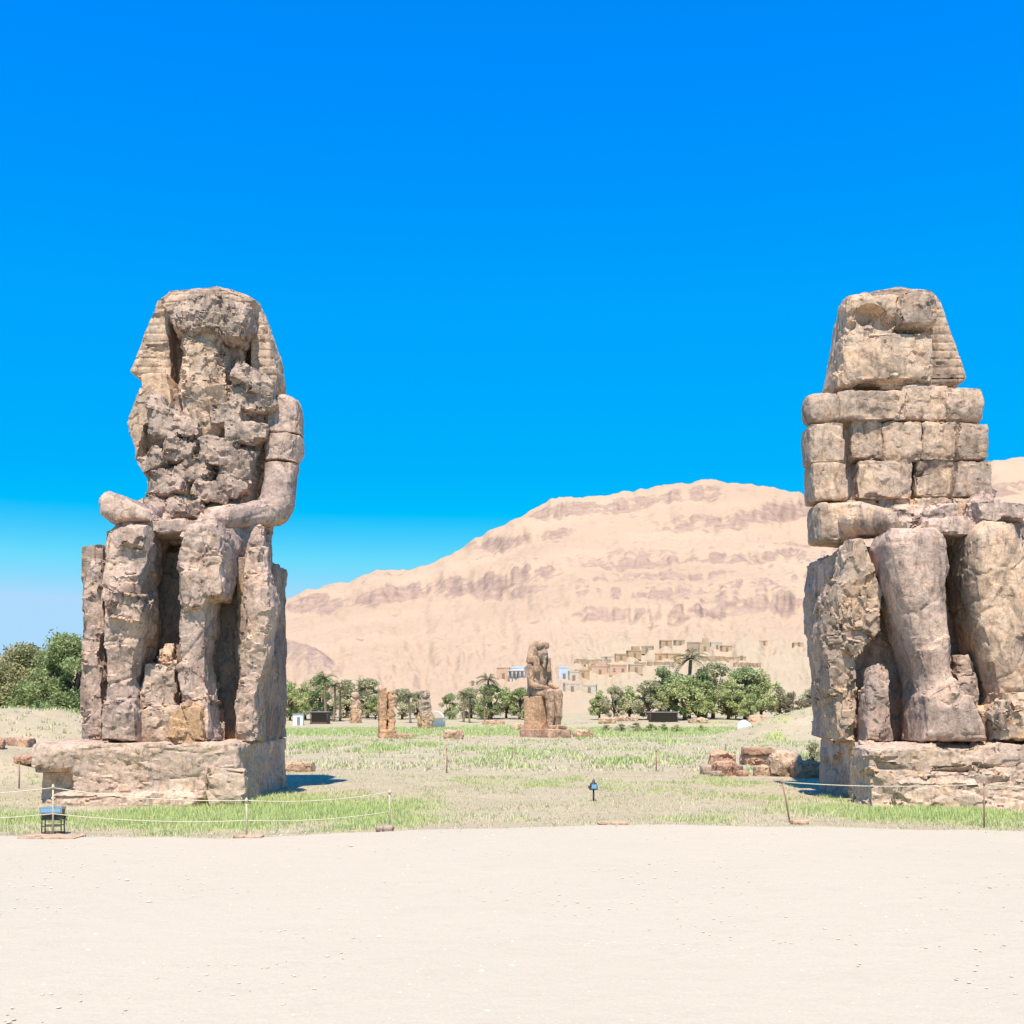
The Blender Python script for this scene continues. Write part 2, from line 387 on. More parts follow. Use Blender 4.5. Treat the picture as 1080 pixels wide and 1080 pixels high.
t.links.new(n2, sb.inputs[0]); t.links.new(sb.outputs[0], ad.inputs[0]); t.links.new(at_.outputs['Fac'], ad.inputs[1])
c = mixc(t, ramp(t, ad.outputs[0], [(.25, g3(0)), (.75, g3(.92))]), soil, gr)
c = mixc(t, 1, c, ramp(t, n3, [(.3, g3(.8)), (.7, g3(1.15))]), 'MULTIPLY')
t.links.new(c, b.inputs['Base Color']); p = bump(t, b, n2, .6, .15); bump(t, b, n3, .5, .04, p); M['field'] = m
xs = np.unique(np.concatenate([np.linspace(-60, 60, 241), np.sinh(np.linspace(-6.3, 6.3, 200)) * 12.5]))
ys = np.concatenate([np.arange(-40, 26, 4.), np.arange(26, 100, .5), np.arange(100, 230, 1.2), np.geomspace(230, 4500, 90)])
XX, YY = np.meshgrid(xs, ys, indexing='ij'); ZZ = gz(XX, YY); nx_, ny_ = XX.shape
I = np.arange(nx_ * ny_).reshape(nx_, ny_)
F = np.stack([I[:-1, :-1], I[1:, :-1], I[1:, 1:], I[:-1, 1:]], -1).reshape(-1, 4)
o = link('ground', mesh_np('ground', np.stack([XX.ravel(), YY.ravel(), ZZ.ravel()], 1), F, M['field'], True, {'green': green(XX, YY).ravel()})); o['kind'] = 'structure'
# sandy forecourt
m, t, b = newmat('trodden_sand', .95, .1); v = coords(t)
n1 = noise(t, .12, 6, .6, v); n2 = noise(t, 1.3, 8, .7, v); n3 = noise(t, 22, 6, .75, v)
c = mixc(t, ramp(t, n1, [(.35, g3(0)), (.65, g3(1))]), (.555, .515, .445), (.53, .50, .43))
c = mixc(t, ramp(t, n2, [(.55, g3(0)), (.75, g3(.5))]), c, (.48, .44, .385))
c = mixc(t, 1, c, ramp(t, n3, [(.3, g3(.9)), (.55, g3(1.0)), (.75, g3(1.06))]), 'MULTIPLY')
t.links.new(c, b.inputs['Base Color'])
p = bump(t, b, n2, .6, .08); p = bump(t, b, n3, .4, .014, p); M['sand'] = m
xs = np.concatenate([np.arange(-120, -26, 4), np.arange(-26, 26, .12), np.arange(26, 121, 4)]); tt = np.concatenate([np.linspace(0, .9, 60), np.linspace(.9, 1, 24)[1:]])
XX, TT = np.meshgrid(xs, tt, indexing='ij')
E = edge_y(XX) + .8 * fbm(np.stack([XX.ravel() * .45, XX.ravel() * 0, XX.ravel() * 0], 1), 7, 3).reshape(XX.shape)
YY = -38 + (E + 38) * TT
ZZ = .03 + .03 * fbm(np.stack([XX.ravel() / 3, YY.ravel() / 3, 0 * XX.ravel()], 1), 3, 8).reshape(XX.shape) - .03 * (TT > .999)
nx_, ny_ = XX.shape; I = np.arange(nx_ * ny_).reshape(nx_, ny_); F = np.stack([I[:-1, :-1], I[1:, :-1], I[1:, 1:], I[:-1, 1:]], -1).reshape(-1, 4)
o = link('forecourt', mesh_np('forecourt', np.stack([XX.ravel(), YY.ravel(), ZZ.ravel()], 1), F, M['sand'], True)); o['kind'] = 'structure'

# ------------------------------------------------------------------ the desert mountain
RID = [(-700, 700), (-200, 715), (0, 692), (100, 700), (200, 672), (250, 655), (305, 634), (340, 623), (375, 612), (397, 603), (420, 606), (450, 598), (480, 583), (500, 571), (520, 562), (540, 551), (560, 541), (580, 532), (600, 528), (640, 526), (680, 521), (710, 515), (740, 512), (770, 511), (800, 515), (830, 521), (850, 527), (900, 535), (960, 520), (1010, 497), (1045, 487), (1080, 484), (1200, 470), (1500, 430), (2000, 420)]
HY0, HY1 = 345.0, 1400.0
def ridge_z(px): 
    q = np.interp(px, [r[0] for r in RID], [r[1] for r in RID]); return CH + (HOR - q) / FPX * HY1
pxs = np.concatenate([np.arange(-700, 260, 8.), np.arange(260, 900, 1.6), np.arange(900, 1100, 4.), np.arange(1100, 2000, 12.)])
ts = np.concatenate([np.linspace(-.03, 1.0, 520), np.linspace(1.0, 1.5, 40)[1:]])
PX, T = np.meshgrid(pxs, ts, indexing='ij')
def base_prof(PX, T):
    Y = HY0 + T * (HY1 - HY0); tc = np.clip(T, 0, 1)
    zr = ridge_z(PX); z = 1.4 + (zr - 1.4) * (.45 * tc + .55 * tc ** 1.7)
    z = z - np.clip(T - 1, 0, 1) * 260 + np.minimum(T, 0) * 60
    return Y, z
Y_, Zb = base_prof(PX, T)
PYb = HOR - (Zb - CH) / Y_ * FPX
# rock bands: (list of px,py) , half thickness in py, step height m, start px, end px
BANDS = [([(290, 640), (340, 637), (400, 629), (470, 619), (540, 613), (600, 604), (625, 602)], 6.5, 9, 290, 600),
         ([(500, 622), (560, 618), (600, 610)], 7, 4, 500, 590),
         ([(470, 580), (520, 573), (560, 568), (610, 558)], 5.5, 8, 482, 605),
         ([(548, 547), (600, 538), (650, 535), (700, 527), (760, 519), (800, 519), (840, 526)], 6, 8, 556, 800),
         ([(670, 558), (720, 552), (780, 546), (850, 537), (900, 530)], 7.5, 12, 682, 900),
         ([(640, 600), (700, 592), (760, 590), (850, 580)], 4.5, 5, 640, 845),
         ([(660, 607), (760, 603), (790, 600)], 4, 3, 660, 780),
         ([(590, 648), (650, 652), (690, 656), (740, 647), (790, 640), (860, 636)], 7, 9, 596, 870),
         ([(640, 625), (700, 628), (760, 622)], 3, 3, 650, 740),
         ([(395, 606), (420, 609), (440, 603)], 3, 4, 385, 440),
         ([(980, 540), (1040, 520), (1080, 512), (1200, 500)], 6, 10, 960, 1300), ([(980, 580), (1080, 560), (1200, 545)], 4, 6, 960, 1300)]
Pn = np.stack([PX.ravel() * .012, T.ravel() * 9, 0 * T.ravel()], 1)
wob = fbm(Pn * 2.2, 5, 19).reshape(PX.shape) * 4 + fbm(Pn * np.array([14., 3, 1]), 3, 15).reshape(PX.shape) * 2.2
PYw = PYb + wob
flute = fbm(np.stack([PX.ravel() * .16, T.ravel() * 14, 0 * T.ravel()], 1), 4, 29).reshape(PX.shape)
fine_ = fbm(np.stack([PX.ravel() * .09, T.ravel() * 110, 0 * T.ravel()], 1), 4, 31).reshape(PX.shape)
rock = np.zeros(PX.shape); Zh = Zb.copy()
for pts, hw, st, a, b_ in BANDS:
    c = np.interp(PX, [q[0] for q in pts], [q[1] for q in pts]); pres = sstep(a - 8, a + 18, PX) * (1 - sstep(b_ - 25, b_ + 10, PX))
    pres = pres * np.clip(.85 + .8 * fbm(np.stack([PX.ravel() * .03, 0 * PX.ravel(), PX.ravel() * 0 + a], 1), 3, 3).reshape(PX.shape), 0, 1)
    d = (c - PYw) / hw                    # >0 above the band
    d1 = (c + 1.5 - PYw) / (hw * .5); g_ = np.where(d1 > 0, np.exp(-(d1 * .85) ** 4), np.exp(-(d1 * 1.1) ** 2)) * pres
    rock = np.maximum(rock, g_ * (.9 + .9 * flute + 1.5 * fine_))
    Zh += .8 * st * pres * (1 / (1 + np.exp(-np.clip(d * 4, -30, 30))) - .5) * np.exp(-(d / 3.5) ** 2) * 2 * (1 + .25 * flute)
gul = fbm(np.stack([PX.ravel() * .022 + T.ravel() * 1.5, T.ravel() * 2.5, 0 * T.ravel()], 1), 5, 37).reshape(PX.shape)
gul = -np.abs(gul) * 2 + .5
gul2 = .4 - 2 * np.abs(fbm(np.stack([PX.ravel() * .07 - T.ravel() * 2.5, T.ravel() * 5, 0 * T.ravel() + 7], 1), 5, 47).reshape(PX.shape))
act = sstep(0.0, .12, T) * (1 - sstep(.93, .995, T))
strat = sstep(.36, .62, fbm(np.stack([PX.ravel() * .008, PYb.ravel() * .33 + PX.ravel() * .02, 0 * PX.ravel()], 1), 3, 91).reshape(PX.shape) * .5 + .5 + .12 * fbm(np.stack([PX.ravel() * .2, PYb.ravel() * .5, 0 * PX.ravel()], 1), 3, 93).reshape(PX.shape))
midz = np.exp(-((PYb - 615 + (PX - 740) * .06) / 34) ** 2) * sstep(560, 660, PX) + .35
rock = np.maximum(rock, (.58) * strat * np.clip(midz, 0, 1) * np.clip(.6 + 1.6 * flute, 0, 1) * sstep(.05, .15, T))
Zh += act * (gul * 4.5 + gul2 * 1.0 + flute * 2.4 * np.clip(rock * 1.5, 0, 1) + fine_ * (1.3 + 2.6 * np.clip(rock, 0, 1)))
foot = np.exp(-((PX - 300) / 70) ** 2) * sstep(690, 660, PYb) * 0
# rugged brown spur at the foot left, dotted scree
spur = np.exp(-((PX - 318) / 38) ** 2 - ((PYb - (690 + (PX - 300) * .45)) / 13) ** 2)
rock = np.maximum(rock, spur * (.75 + .8 * flute)); Zh += spur * 8 * act
sp = fbm(np.stack([PX.ravel() * .06, T.ravel() * 48, 0 * T.ravel() + 4], 1), 4, 41).reshape(PX.shape)
rock = np.maximum(rock, np.clip((sp - .40) * 2.6, 0, .5) * sstep(.03, .2, T))
lay = np.clip(.5 + .9 * np.sin(PYb * 1.9 + 2.5 * wob), 0, 1); rock = np.clip(rock * (.72 + .5 * lay), 0, 1)
Zh += 3.2 * sstep(.88, .97, T) * (1 - sstep(1.0, 1.1, T)) * fbm(np.stack([PX.ravel() * .12, T.ravel() * 8, 0 * T.ravel() + 1], 1), 4, 59).reshape(PX.shape)
XH = (PX - 540) / FPX * Y_
nx_, ny_ = PX.shape; I = np.arange(nx_ * ny_).reshape(nx_, ny_); F = np.stack([I[:-1, :-1], I[1:, :-1], I[1:, 1:], I[:-1, 1:]], -1).reshape(-1, 4)
m, t, b = newmat('desert_mountain', .95, .05)
at_ = N(t, 'ShaderNodeAttribute', attribute_name='rock'); ot = N(t, 'ShaderNodeAttribute', attribute_name='low'); v = coords(t); vs = coords(t, (1, 1, 5))
n1 = noise(t, .006, 6, .6, v, .5); n2 = noise(t, .05, 8, .7, vs); n3 = noise(t, .16, 8, .78, v)
sand = mixc(t, ramp(t, n1, [(.38, g3(0)), (.62, g3(1))]), (.565, .435, .335), (.505, .39, .30))
sand = mixc(t, ramp(t, ot.outputs['Fac'], [(0, g3(0)), (1, g3(.8))]), sand, (.52, .45, .34))
sand = mixc(t, ramp(t, n3, [(.55, g3(0)), (.72, g3(.45))]), sand, (.43, .32, .245))
rk = mixc(t, ramp(t, n2, [(.35, g3(0)), (.65, g3(1))]), (.34, .25, .225), (.48, .37, .31))
ad = N(t, 'ShaderNodeMath', operation='MULTIPLY_ADD'); ad.inputs[1].default_value = .9; t.links.new(n2, ad.inputs[0]); t.links.new(at_.outputs['Fac'], ad.inputs[2])
c = mixc(t, ramp(t, ad.outputs[0], [(.66, g3(0)), (.92, g3(1))]), sand, rk)
t.links.new(c, b.inputs['Base Color']); p = bump(t, b, n2, .55, 3.5); p = bump(t, b, noise(t, .09, 10, .75, v), .35, 2, p); bump(t, b, n3, .5, 1., p); M['mount'] = m
low = np.clip(sstep(655, 700, PYb) * sstep(560, 640, PX), 0, 1)
o = link('mountain', mesh_np('mountain', np.stack([XH.ravel(), Y_.ravel(), Zh.ravel()], 1), F, M['mount'], True, {'rock': rock.ravel(), 'low': low.ravel()})); o['kind'] = 'structure'
PYh = HOR - (Zh - CH) / Y_ * FPX
def on_hill(px, py):
    i = int(np.argmin(np.abs(pxs - px))); j = int(np.argmax(PYh[i, :520] < py)); return (XH[i, j], Y_[i, j], Zh[i, j])

# ================================================================== COLOSSI
def pz(pts, Y): return [(at(a, b_, Y)[0], at(a, b_, Y)[2]) for a, b_ in pts]
def yblock(sd, p0, p1, q0, q1, yf, yb, r=.22, k=0, jy=0):
    """block whose front face is seen between these columns and rows"""
    a = at(p0, q1, yf); c = at(p1, q0, yf)
    sd.box(((a[0] + c[0]) / 2, (yf + yb) / 2 + jy, (a[2] + c[2]) / 2), ((c[0] - a[0]) / 2, (yb - yf) / 2, (c[2] - a[2]) / 2), r, k); return sd
ZP = 2.2
# ---- left colossus
rootA = (-12.9, 44.5, 0.0)
A = thing('seated_colossus', 'battered grey seated stone colossus with ragged lumpy chest, the left one of the two giants', 'statue', rootA)
s = Sdf(); s.box((-13.3, 44.6, .95), (3.6, 4.4, 1.25), .14)
s.box(at(240, 832, 40.2), (.75, .35, .7), .25, .2)
for (a, b_, r) in [((128, 797), (136, 818), .05), ((136, 818), (160, 838), .09), ((160, 838), (188, 846), .13), ((188, 846), (214, 846), .2), ((214, 850), (246, 864), .16), ((146, 796), (176, 800), .05), ((176, 800), (180, 815), .03)]:
    s.cone(at(a[0], a[1], 40.1), at(b_[0], b_[1], 40.1), r, r * 1.1, .04, True, (1, .45, 1))
s.prism(pz([(20, 872), (20, 826), (44, 814), (70, 812), (80, 828), (66, 850), (78, 872)], 40.2), 39, 40.75, .1, .25, True)
s.box((-16.25, 41.2, 1.72), (.75, 1.2, .46), .3, .2)
s.box((-13.6, 40.6, -.15), (2.6, .9, .6), .3, .2)
s.mesh('pedestal', M['stone_base'], rootA, .06, (.06, .035, .012), (1.9, .55, .14), crack=.04, crack_s=2.6, seed=1, parent=A, zsq=2.2)
s = Sdf(); s.box((-12.9, 46.2, 5.75), (3.28, 2.5, 3.6), .14).box((-13.2, 46.6, 9.3), (2.6, 2.0, .8), .2, .1)
s.box((-15.75, 44.0, 5.9), (.42, 1.3, 3.65), .12); s.box((-10.0, 43.9, 5.7), (.42, 1.0, 3.45), .12)
s.mesh('throne', M['stone_shaded'], rootA, .06, (.05, .03, .012), (1.6, .5, .14), crack=.05, crack_s=2.4, seed=2, parent=A, zsq=.5)
s = Sdf()
s.prism(pz([(152, 440), (165, 415), (215, 410), (262, 405), (283, 412), (288, 440), (280, 500), (276, 565), (165, 565), (160, 530), (158, 480), (152, 460)], 46), 45.5, 48.2, .5)
rs = np.random.default_rng(31)
for (px, py, rx, rz_) in [(178, 455, .62, .5), (165, 490, .5, .4), (190, 478, .6, .42), (182, 512, .8, .5), (208, 500, .65, .45), (232, 478, .7, .5), (255, 488, .75, .55), (225, 520, .7, .35), (250, 515, .7, .35), (262, 458, .75, .42), (245, 440, .65, .42), (268, 405, .85, .42), (275, 425, .6, .45), (262, 425, .6, .4), (200, 455, .45, .35), (176, 535, .8, .35), (200, 535, .7, .35), (172, 432, .5, .3)]:
    c_ = at(px, py, 45.45 - rs.uniform(0, .2)); s.box(c_, (rx, .62, rz_), .12, .06, False, (rs.uniform(-.3, .3), rs.uniform(-.5, .5), rs.uniform(-.3, .3)))
s.prism(pz([(272, 462), (284, 462), (281, 528), (262, 528)], 45), 44.0, 46.6, .1, .12, True)
s.mesh('torso', M['stone_rubble'], rootA, .055, (.12, .09, .022), (.7, .26, .1), lump=.02, lump_s=.7, seed=3, parent=A)
s = Sdf()                                                                                  # waist and kilt
s.cone(at(138, 582, 42.2), at(170, 550, 46.5), .95, 1.15, .2, sq=(1, 1, 1.1)).cone(at(218, 582, 42.2), at(245, 550, 46.5), .95, 1.2, .2, sq=(1, 1, 1.1))
s.box((-12.75, 43.6, at(180, 562, 43.6)[2]), (1.85, 1.75, .26), .14, .12).box(at(262, 580, 44.6), (.75, .9, .95), .25, .2)
s.mesh('kilt', M['stone_grey'], rootA, .055, (.08, .05, .015), seed=4, parent=A)
# legs
s = Sdf()
s.prism(pz([(113, 562), (124, 553), (152, 553), (156, 566), (157, 600), (149, 615), (154, 640), (155, 662), (147, 690), (142, 702), (112, 698), (108, 660), (110, 600)], 41.3), 40.95, 43.6, .55)
s.prism(pz([(113, 680), (144, 680), (146, 740), (144, 770), (113, 770)], 41.5), 41.2, 43.4, .4, .1)
s.prism(pz([(113, 747), (124, 736), (140, 738), (148, 752), (148, 782), (109, 782)], 41.0), 40.55, 43.0, .28)
s.box(at(136, 590, 40.95), (.6, .2, .2), .05, .35, True, (.4, .2, 0)); s.box(at(148, 628, 40.9), (.55, .3, .28), .05, .3, True, (.3, .6, 0)); s.box(at(120, 672, 40.8), (.35, .2, .5), .05, .1, True, (.1, .3, .3))
s.box(at(135, 640, 40.98), (.65, .35, .45), .15, .1, False, (.15, .3, 0))
s.mesh('leg', M['stone_grey'], rootA, .05, (.10, .045, .015), (1.3, .42, .12), crack=.05, crack_s=1.9, seed=5, parent=A)
s = Sdf()
s.prism(pz([(190, 566), (200, 553), (230, 553), (238, 566), (238, 600), (236, 628), (226, 634), (222, 626), (214, 642), (194, 646), (188, 630), (192, 600)], 41.3), 40.95, 43.6, .5)
s.prism(pz([(190, 630), (222, 625), (222, 665), (217, 700), (222, 770), (190, 770), (190, 700), (188, 670)], 41.7), 41.4, 43.5, .4, .1)
s.prism(pz([(192, 735), (196, 712), (206, 704), (216, 712), (220, 740)], 41.4), 41.1, 43.0, .25, .1)
s.prism(pz([(182, 782), (184, 750), (195, 738), (222, 740), (226, 782)], 41.3), 41.0, 43.2, .2, .05)
s.box(at(216, 588, 40.92), (.75, .15, .18), .05, .35, True, (.3, -.15, 0))
s.mesh('leg', M['stone_grey'], rootA, .05, (.11, .05, .015), (1.3, .42, .12), crack=.05, crack_s=1.9, seed=6, parent=A)
s = Sdf(); s.prism(pz([(180, 782), (184, 752), (196, 744), (214, 746), (219, 782)], 40.8), 40.5, 41.6, .14)
s.mesh('foot', M['stone_orange'], rootA, .05, (.16, .06, .015), seed=16, parent=A)
# rubble and small figure between the legs
s = Sdf()
s.cone(at(171, 770, 41.9), at(176, 680, 42.6), .62, .1, .12, sq=(1, .8, 1)).box(at(162, 735, 42.1), (.35, .4, 1.2), .12, .1, False, (0, .15, 0)).box(at(172, 765, 41.7), (.7, .5, .62), .15, .1, False, (0, -.1, 0)).box(at(181, 725, 42.2), (.28, .4, 1.0), .1, .1)
s.mesh('small_figure', M['stone_base'], rootA, .05, (.12, .06, .015), (.7, .3, .1), seed=7, parent=A)
def outline(name, polys, root, parent, mat, seed, rr=(.12, .05, .015), extra=None):
    s = Sdf()
    for (pts, y0, y1, r) in polys: s.prism(pz(pts, y0), y0, y1, r, .1)
    if extra: extra(s)
    return s.mesh(name, mat, root, .05, rr, (.9, .36, .12), seed=seed, parent=parent)
outline('queen_figure', [([(258, 616), (258, 582), (264, 574), (276, 574), (279, 590), (280, 616)], 42.3, 43.6, .28), ([(256, 606), (282, 604), (287, 640), (280, 668), (262, 668), (254, 640)], 42.1, 43.8, .35), ([(258, 660), (282, 664), (281, 700), (270, 722), (252, 722), (250, 690)], 42.3, 43.8, .3), ([(249, 722), (270, 720), (268, 782), (246, 782)], 42.2, 43.8, .25)], rootA, A, M['stone_grey'], 8)
outline('queen_figure', [([(90, 620), (94, 592), (100, 586), (108, 590), (109, 620)], 42.5, 43.8, .22), ([(88, 612), (109, 606), (109, 672), (98, 676), (86, 672)], 42.4, 43.8, .3), ([(84, 672), (104, 674), (110, 740), (108, 782), (84, 782)], 42.3, 43.8, .3)], rootA, A, M['stone_grey'], 9)
# arms
s = Sdf(); s.cone(at(300, 436, 46.2), at(299, 470, 46.0), .74, .72, .2, sq=(1, .8, 1)).cone(at(299, 470, 46.0), at(294, 532, 45.4), .71, .64, .2, sq=(1, .8, 1)).box(at(301, 455, 46.1), (.62, .8, 1.2), .4, .2)
s.cone(at(289, 540, 45.3), at(236, 547, 42.9), .62, .40, .25).cone(at(236, 547, 42.8), at(219, 550, 42.1), .36, .24, .2)
s.box(at(300, 488, 45.5), (.9, .9, .04), .02, .05, True); s.box(at(302, 458, 45.5), (.9, .9, .02), .02, .04, True)
s.mesh('arm', M['stone_grey'], rootA, .05, (.02, .02, .01), (1.3, .4, .12), seed=10, parent=A, crack=.03)
s = Sdf(); s.prism(pz([(107, 528), (116, 519), (134, 524), (158, 540), (164, 552), (120, 553), (109, 545)], 41.9), 41.3, 43.4, .35).cone(at(150, 545, 43.4), at(166, 540, 44.8), .45, .4, .2)
s.mesh('arm', M['stone_grey'], rootA, .05, (.03, .02, .01), (1.3, .4, .12), seed=11, parent=A)
s = Sdf(); s.prism(pz([(141, 462), (146, 432), (154, 414), (186, 430), (184, 442), (160, 456), (156, 482), (150, 490), (147, 470)], 46), 45.1, 47.2, .16)
s.mesh('shoulder', M['stone_tan'], rootA, .05, (.10, .05, .015), seed=12, parent=A)
# head-dress
s = Sdf(); s.prism(pz([(142, 396), (158, 352), (170, 322), (184, 311), (205, 308), (235, 307), (260, 313), (274, 322), (285, 352), (297, 400), (295, 408), (282, 413), (262, 400), (190, 410), (150, 402)], 46.9), 46.3, 48.2, .14)
s.prism(pz([(172, 322), (184, 311), (205, 308), (235, 307), (260, 313), (272, 319), (262, 330), (220, 322), (180, 332)], 46.0), 45.6, 47.5, .25, .1)
s.prism(pz([(178, 334), (262, 334), (264, 372), (262, 425), (182, 425), (178, 380)], 46.2), 45.0, 47.3, .15, .1, True)
s.mesh('headdress', M['stone_tan'], rootA, .055, (.03, .02, .01), (1.2, .4, .12), seed=13, parent=A, crack=.03, stripes=.03)
s = Sdf(); s.prism(pz([(151, 397), (178, 396), (184, 428), (168, 434), (156, 424)], 45.5), 45.1, 46.9, .08)
s.mesh('lappet', M['stone_pale'], rootA, .05, (.03, .02, .01), seed=14, parent=A)
s = Sdf()
s.prism(pz([(184, 345), (180, 328), (195, 317), (220, 311), (248, 315), (264, 326), (264, 348), (254, 358), (244, 364), (225, 352), (204, 362), (190, 356)], 45.4), 45.0, 47.2, .3)
s.box(at(215, 338, 45.05), (1.1, .3, .3), .1, .1, False, (.35, -.1, .1)); s.box(at(248, 342, 45.15), (.45, .35, .5), .12, .1, False, (.2, .3, 0)); s.box(at(232, 330, 44.8), (.4, .25, .2), .05, .05, True, (.5, .3, 0))
s.mesh('brow', M['stone_rubble'], rootA, .05, (.14, .09, .02), (.7, .26, .1), lump=.02, lump_s=.6, seed=15, parent=A)
s = Sdf()
s.prism(pz([(196, 355), (236, 352), (240, 380), (240, 400), (246, 440), (230, 470), (208, 470), (194, 440), (192, 400)], 45.7), 45.2, 47.2, .25)
s.prism(pz([(236, 345), (256, 345), (256, 420), (240, 420)], 46.2), 46.1, 47.3, .2, .2)
s.ball(at(236, 384, 45.2), (.45, .4, .6), .1, True); s.box(at(208, 385, 45.4), (.35, .3, .8), .1, .15, False, (.05, .1, .3)); s.box(at(218, 412, 45.3), (.8, .3, .3), .08, .1, False, (.4, 0, 0))
s.mesh('face', M['stone_tan'], rootA, .05, (.13, .07, .018), (.8, .3, .12), seed=17, parent=A)

# ---- right colossus
rootB = (16.0, 44.5, 0.0)
B = thing('seated_colossus', 'tan seated stone colossus rebuilt from stacked block courses, the right one of the two giants', 'statue', rootB)
s = Sdf(); s.box((16.8, 44.6, .95), (3.72, 3.9, 1.25), .15)
s.box((16.5, 41.0, .85), (4.0, 1.25, 1.25), .3, .15).box((17.1, 40.1, .0), (3.6, .9, .95), .4, .25)
for (a, b_, r) in [((925, 806), (985, 812), .07), ((985, 812), (1080, 806), .09), ((1010, 790), (1030, 812), .05), ((1030, 838), (1110, 830), .1), ((905, 800), (930, 834), .08)]:
    s.cone(at(a[0], a[1], 39.8), at(b_[0], b_[1], 39.6), r, r * 1.4, .16, True, (1, .5, 1))
s.mesh('pedestal', M['stone_base'], rootB, .06, (.10, .045, .015), (1.7, .5, .14), crack=.04, crack_s=2.2, seed=21, parent=B, zsq=1.8)
s = Sdf()
s.box((16.3, 46.6, 5.9), (3.55, 2.9, 3.75), .15)
s.ball((12.5, 46.0, 3.4), (.62, 5.2, 2.9), .3, True); s.box((12.5, 43.6, 7.9), (.4, .5, .7), .1, .1, True, (.4, .2, 0))
s.mesh('throne', M['stone_grey'], rootB, .06, (.10, .05, .015), (1.4, .5, .14), crack=.05, crack_s=2.2, seed=22, parent=B)
s = Sdf()
yblock(s, 900, 1035, 420, 562, 46.3, 48.4, .3)
for (a, b_, c, d, yf, r) in [(884, 957, 411, 442, 45.2, .12), (952, 1000, 405, 443, 45.5, .12), (998, 1041, 407, 444.5, 45.2, .42),
      (898, 931, 444, 484, 45.5, .12), (932, 973, 444, 485, 45.3, .12), (974, 1012, 444, 484, 45.35, .12), (1011, 1043, 446, 484, 45.0, .12),
      (905, 962, 485, 525, 45.35, .12), (966, 1009, 485, 524, 45.5, .12), (1009, 1047, 485, 524, 44.9, .12),
      (893, 925, 527, 560, 45.7, .12), (927, 962, 526, 560, 45.6, .12), (963, 1003, 525, 558, 45.5, .12), (1004, 1046, 525, 557, 44.9, .12)]:
    yblock(s, a, b_, c, d, yf, 47.6, r)
s.ball(at(914, 458, 45.1), (.5, .3, .3), .05, True); s.ball(at(995, 462, 44.9), (.45, .3, .35), .05, True); s.box(at(988, 496, 45.2), (.75, .4, .22), .05, .05, True, (.5, -.25, 0))
s.ball(at(980, 428, 45.0), (.42, .6, .7), .1, True); s.box(at(922, 418, 44.9), (1.1, .35, .25), .08, .05, True, (.6, .1, 0)); s.ball(at(935, 505, 45.0), (.5, .25, .4), .05, True); s.box(at(950, 452, 45.0), (.5, .3, .22), .05, .05, True, (.6, .2, 0))
s.box(at(1028, 490, 44.7), (.5, .4, .15), .05, .05, True, (.5, 0, 0))
s.mesh('torso', M['stone_tan'], rootB, .05, (.055, .045, .014), (.6, .28, .12), seed=23, parent=B)
s = Sdf()
for (a, b_, c, d, yf, r) in [(851, 890, 411, 446, 44.9, .48), (854, 891, 446.5, 487.5, 44.8, .14), (858, 894, 487.5, 527.5, 44.7, .14), (863, 905, 528, 571, 44.3, .26)]:
    yblock(s, a, b_, c, d, yf, 46.2, r)
s.cone(at(905, 548, 44.2), at(945, 551, 42.8), .68, .42, .15).cone(at(943, 551, 42.8), at(960, 556, 42.0), .40, .28, .2)
s.mesh('arm', M['stone_tan'], rootB, .05, (.02, .02, .012), (1.1, .4, .12), seed=24, parent=B)
s = Sdf(); s.cone(at(1035, 545, 44.6), at(1048, 545, 42.3), .5, .55, .2).box(at(1048, 541, 41.8), (.88, .7, .36), .25, .1, False, (0, .08, 0)).cone(at(1030, 520, 46), at(1033, 545, 44.6), .6, .55, .2)
s.mesh('arm', M['stone_grey'], rootB, .05, (.12, .06, .015), (.9, .35, .12), seed=25, parent=B)
s = Sdf()
s.cone(at(968, 582, 42.2), at(955, 556, 46.5), .95, 1.1, .2).cone(at(1050, 580, 42.2), at(1030, 556, 46.5), .95, 1.1, .2)
s.box(at(1000, 563, 43.4), (2.2, 1.9, .28), .14, .12); s.box(at(950, 548, 43.0), (.5, .5, .3), .15, .1, False, (0, .3, .2)); s.box(at(985, 545, 44.0), (.6, .6, .3), .12, .1, False, (0, -.3, .2))
s.mesh('kilt', M['stone_grey'], rootB, .055, (.12, .06, .015), seed=26, parent=B)
s = Sdf()
s.prism(pz([(935, 572), (944, 556), (990, 553), (1002, 568), (1004, 640), (1006, 690), (1008, 735), (974, 745), (970, 715), (958, 672), (943, 615)], 41.0), 40.75, 43.8, .75)
s.prism(pz([(970, 782), (972, 735), (1004, 715), (1020, 735), (1036, 764), (1038, 782)], 40.7), 40.2, 43.0, .4, .3)
s.box(at(998, 566, 40.9), (.12, .3, .35), .05, .05, True)
for (a, b_) in [((966, 688), (984, 694)), ((984, 694), (1004, 684)), ((984, 694), (994, 712))]: s.cone(at(a[0], a[1], 40.72), at(b_[0], b_[1], 40.75), .05, .05, .03, True)
s.mesh('leg', M['stone_grey'], rootB, .05, (.02, .02, .012), (1.5, .45, .12), crack=.03, crack_s=2.4, seed=27, parent=B)
s = Sdf()
s.prism(pz([(1022, 600), (1026, 560), (1040, 545), (1072, 548), (1084, 575), (1088, 640), (1086, 735), (1052, 738), (1042, 700), (1030, 650)], 41.0), 40.85, 43.8, .65)
s.mesh('leg', M['stone_tan'], rootB, .05, (.03, .03, .012), (1.3, .45, .12), crack=.04, crack_s=2., seed=28, parent=B)
s = Sdf(); s.prism(pz([(1046, 782), (1046, 752), (1060, 732), (1085, 735), (1100, 782)], 40.5), 40.1, 43.0, .3).box(at(1056, 752, 40.2), (.35, .35, .35), .15, .1, False, (.2, .4, .2))
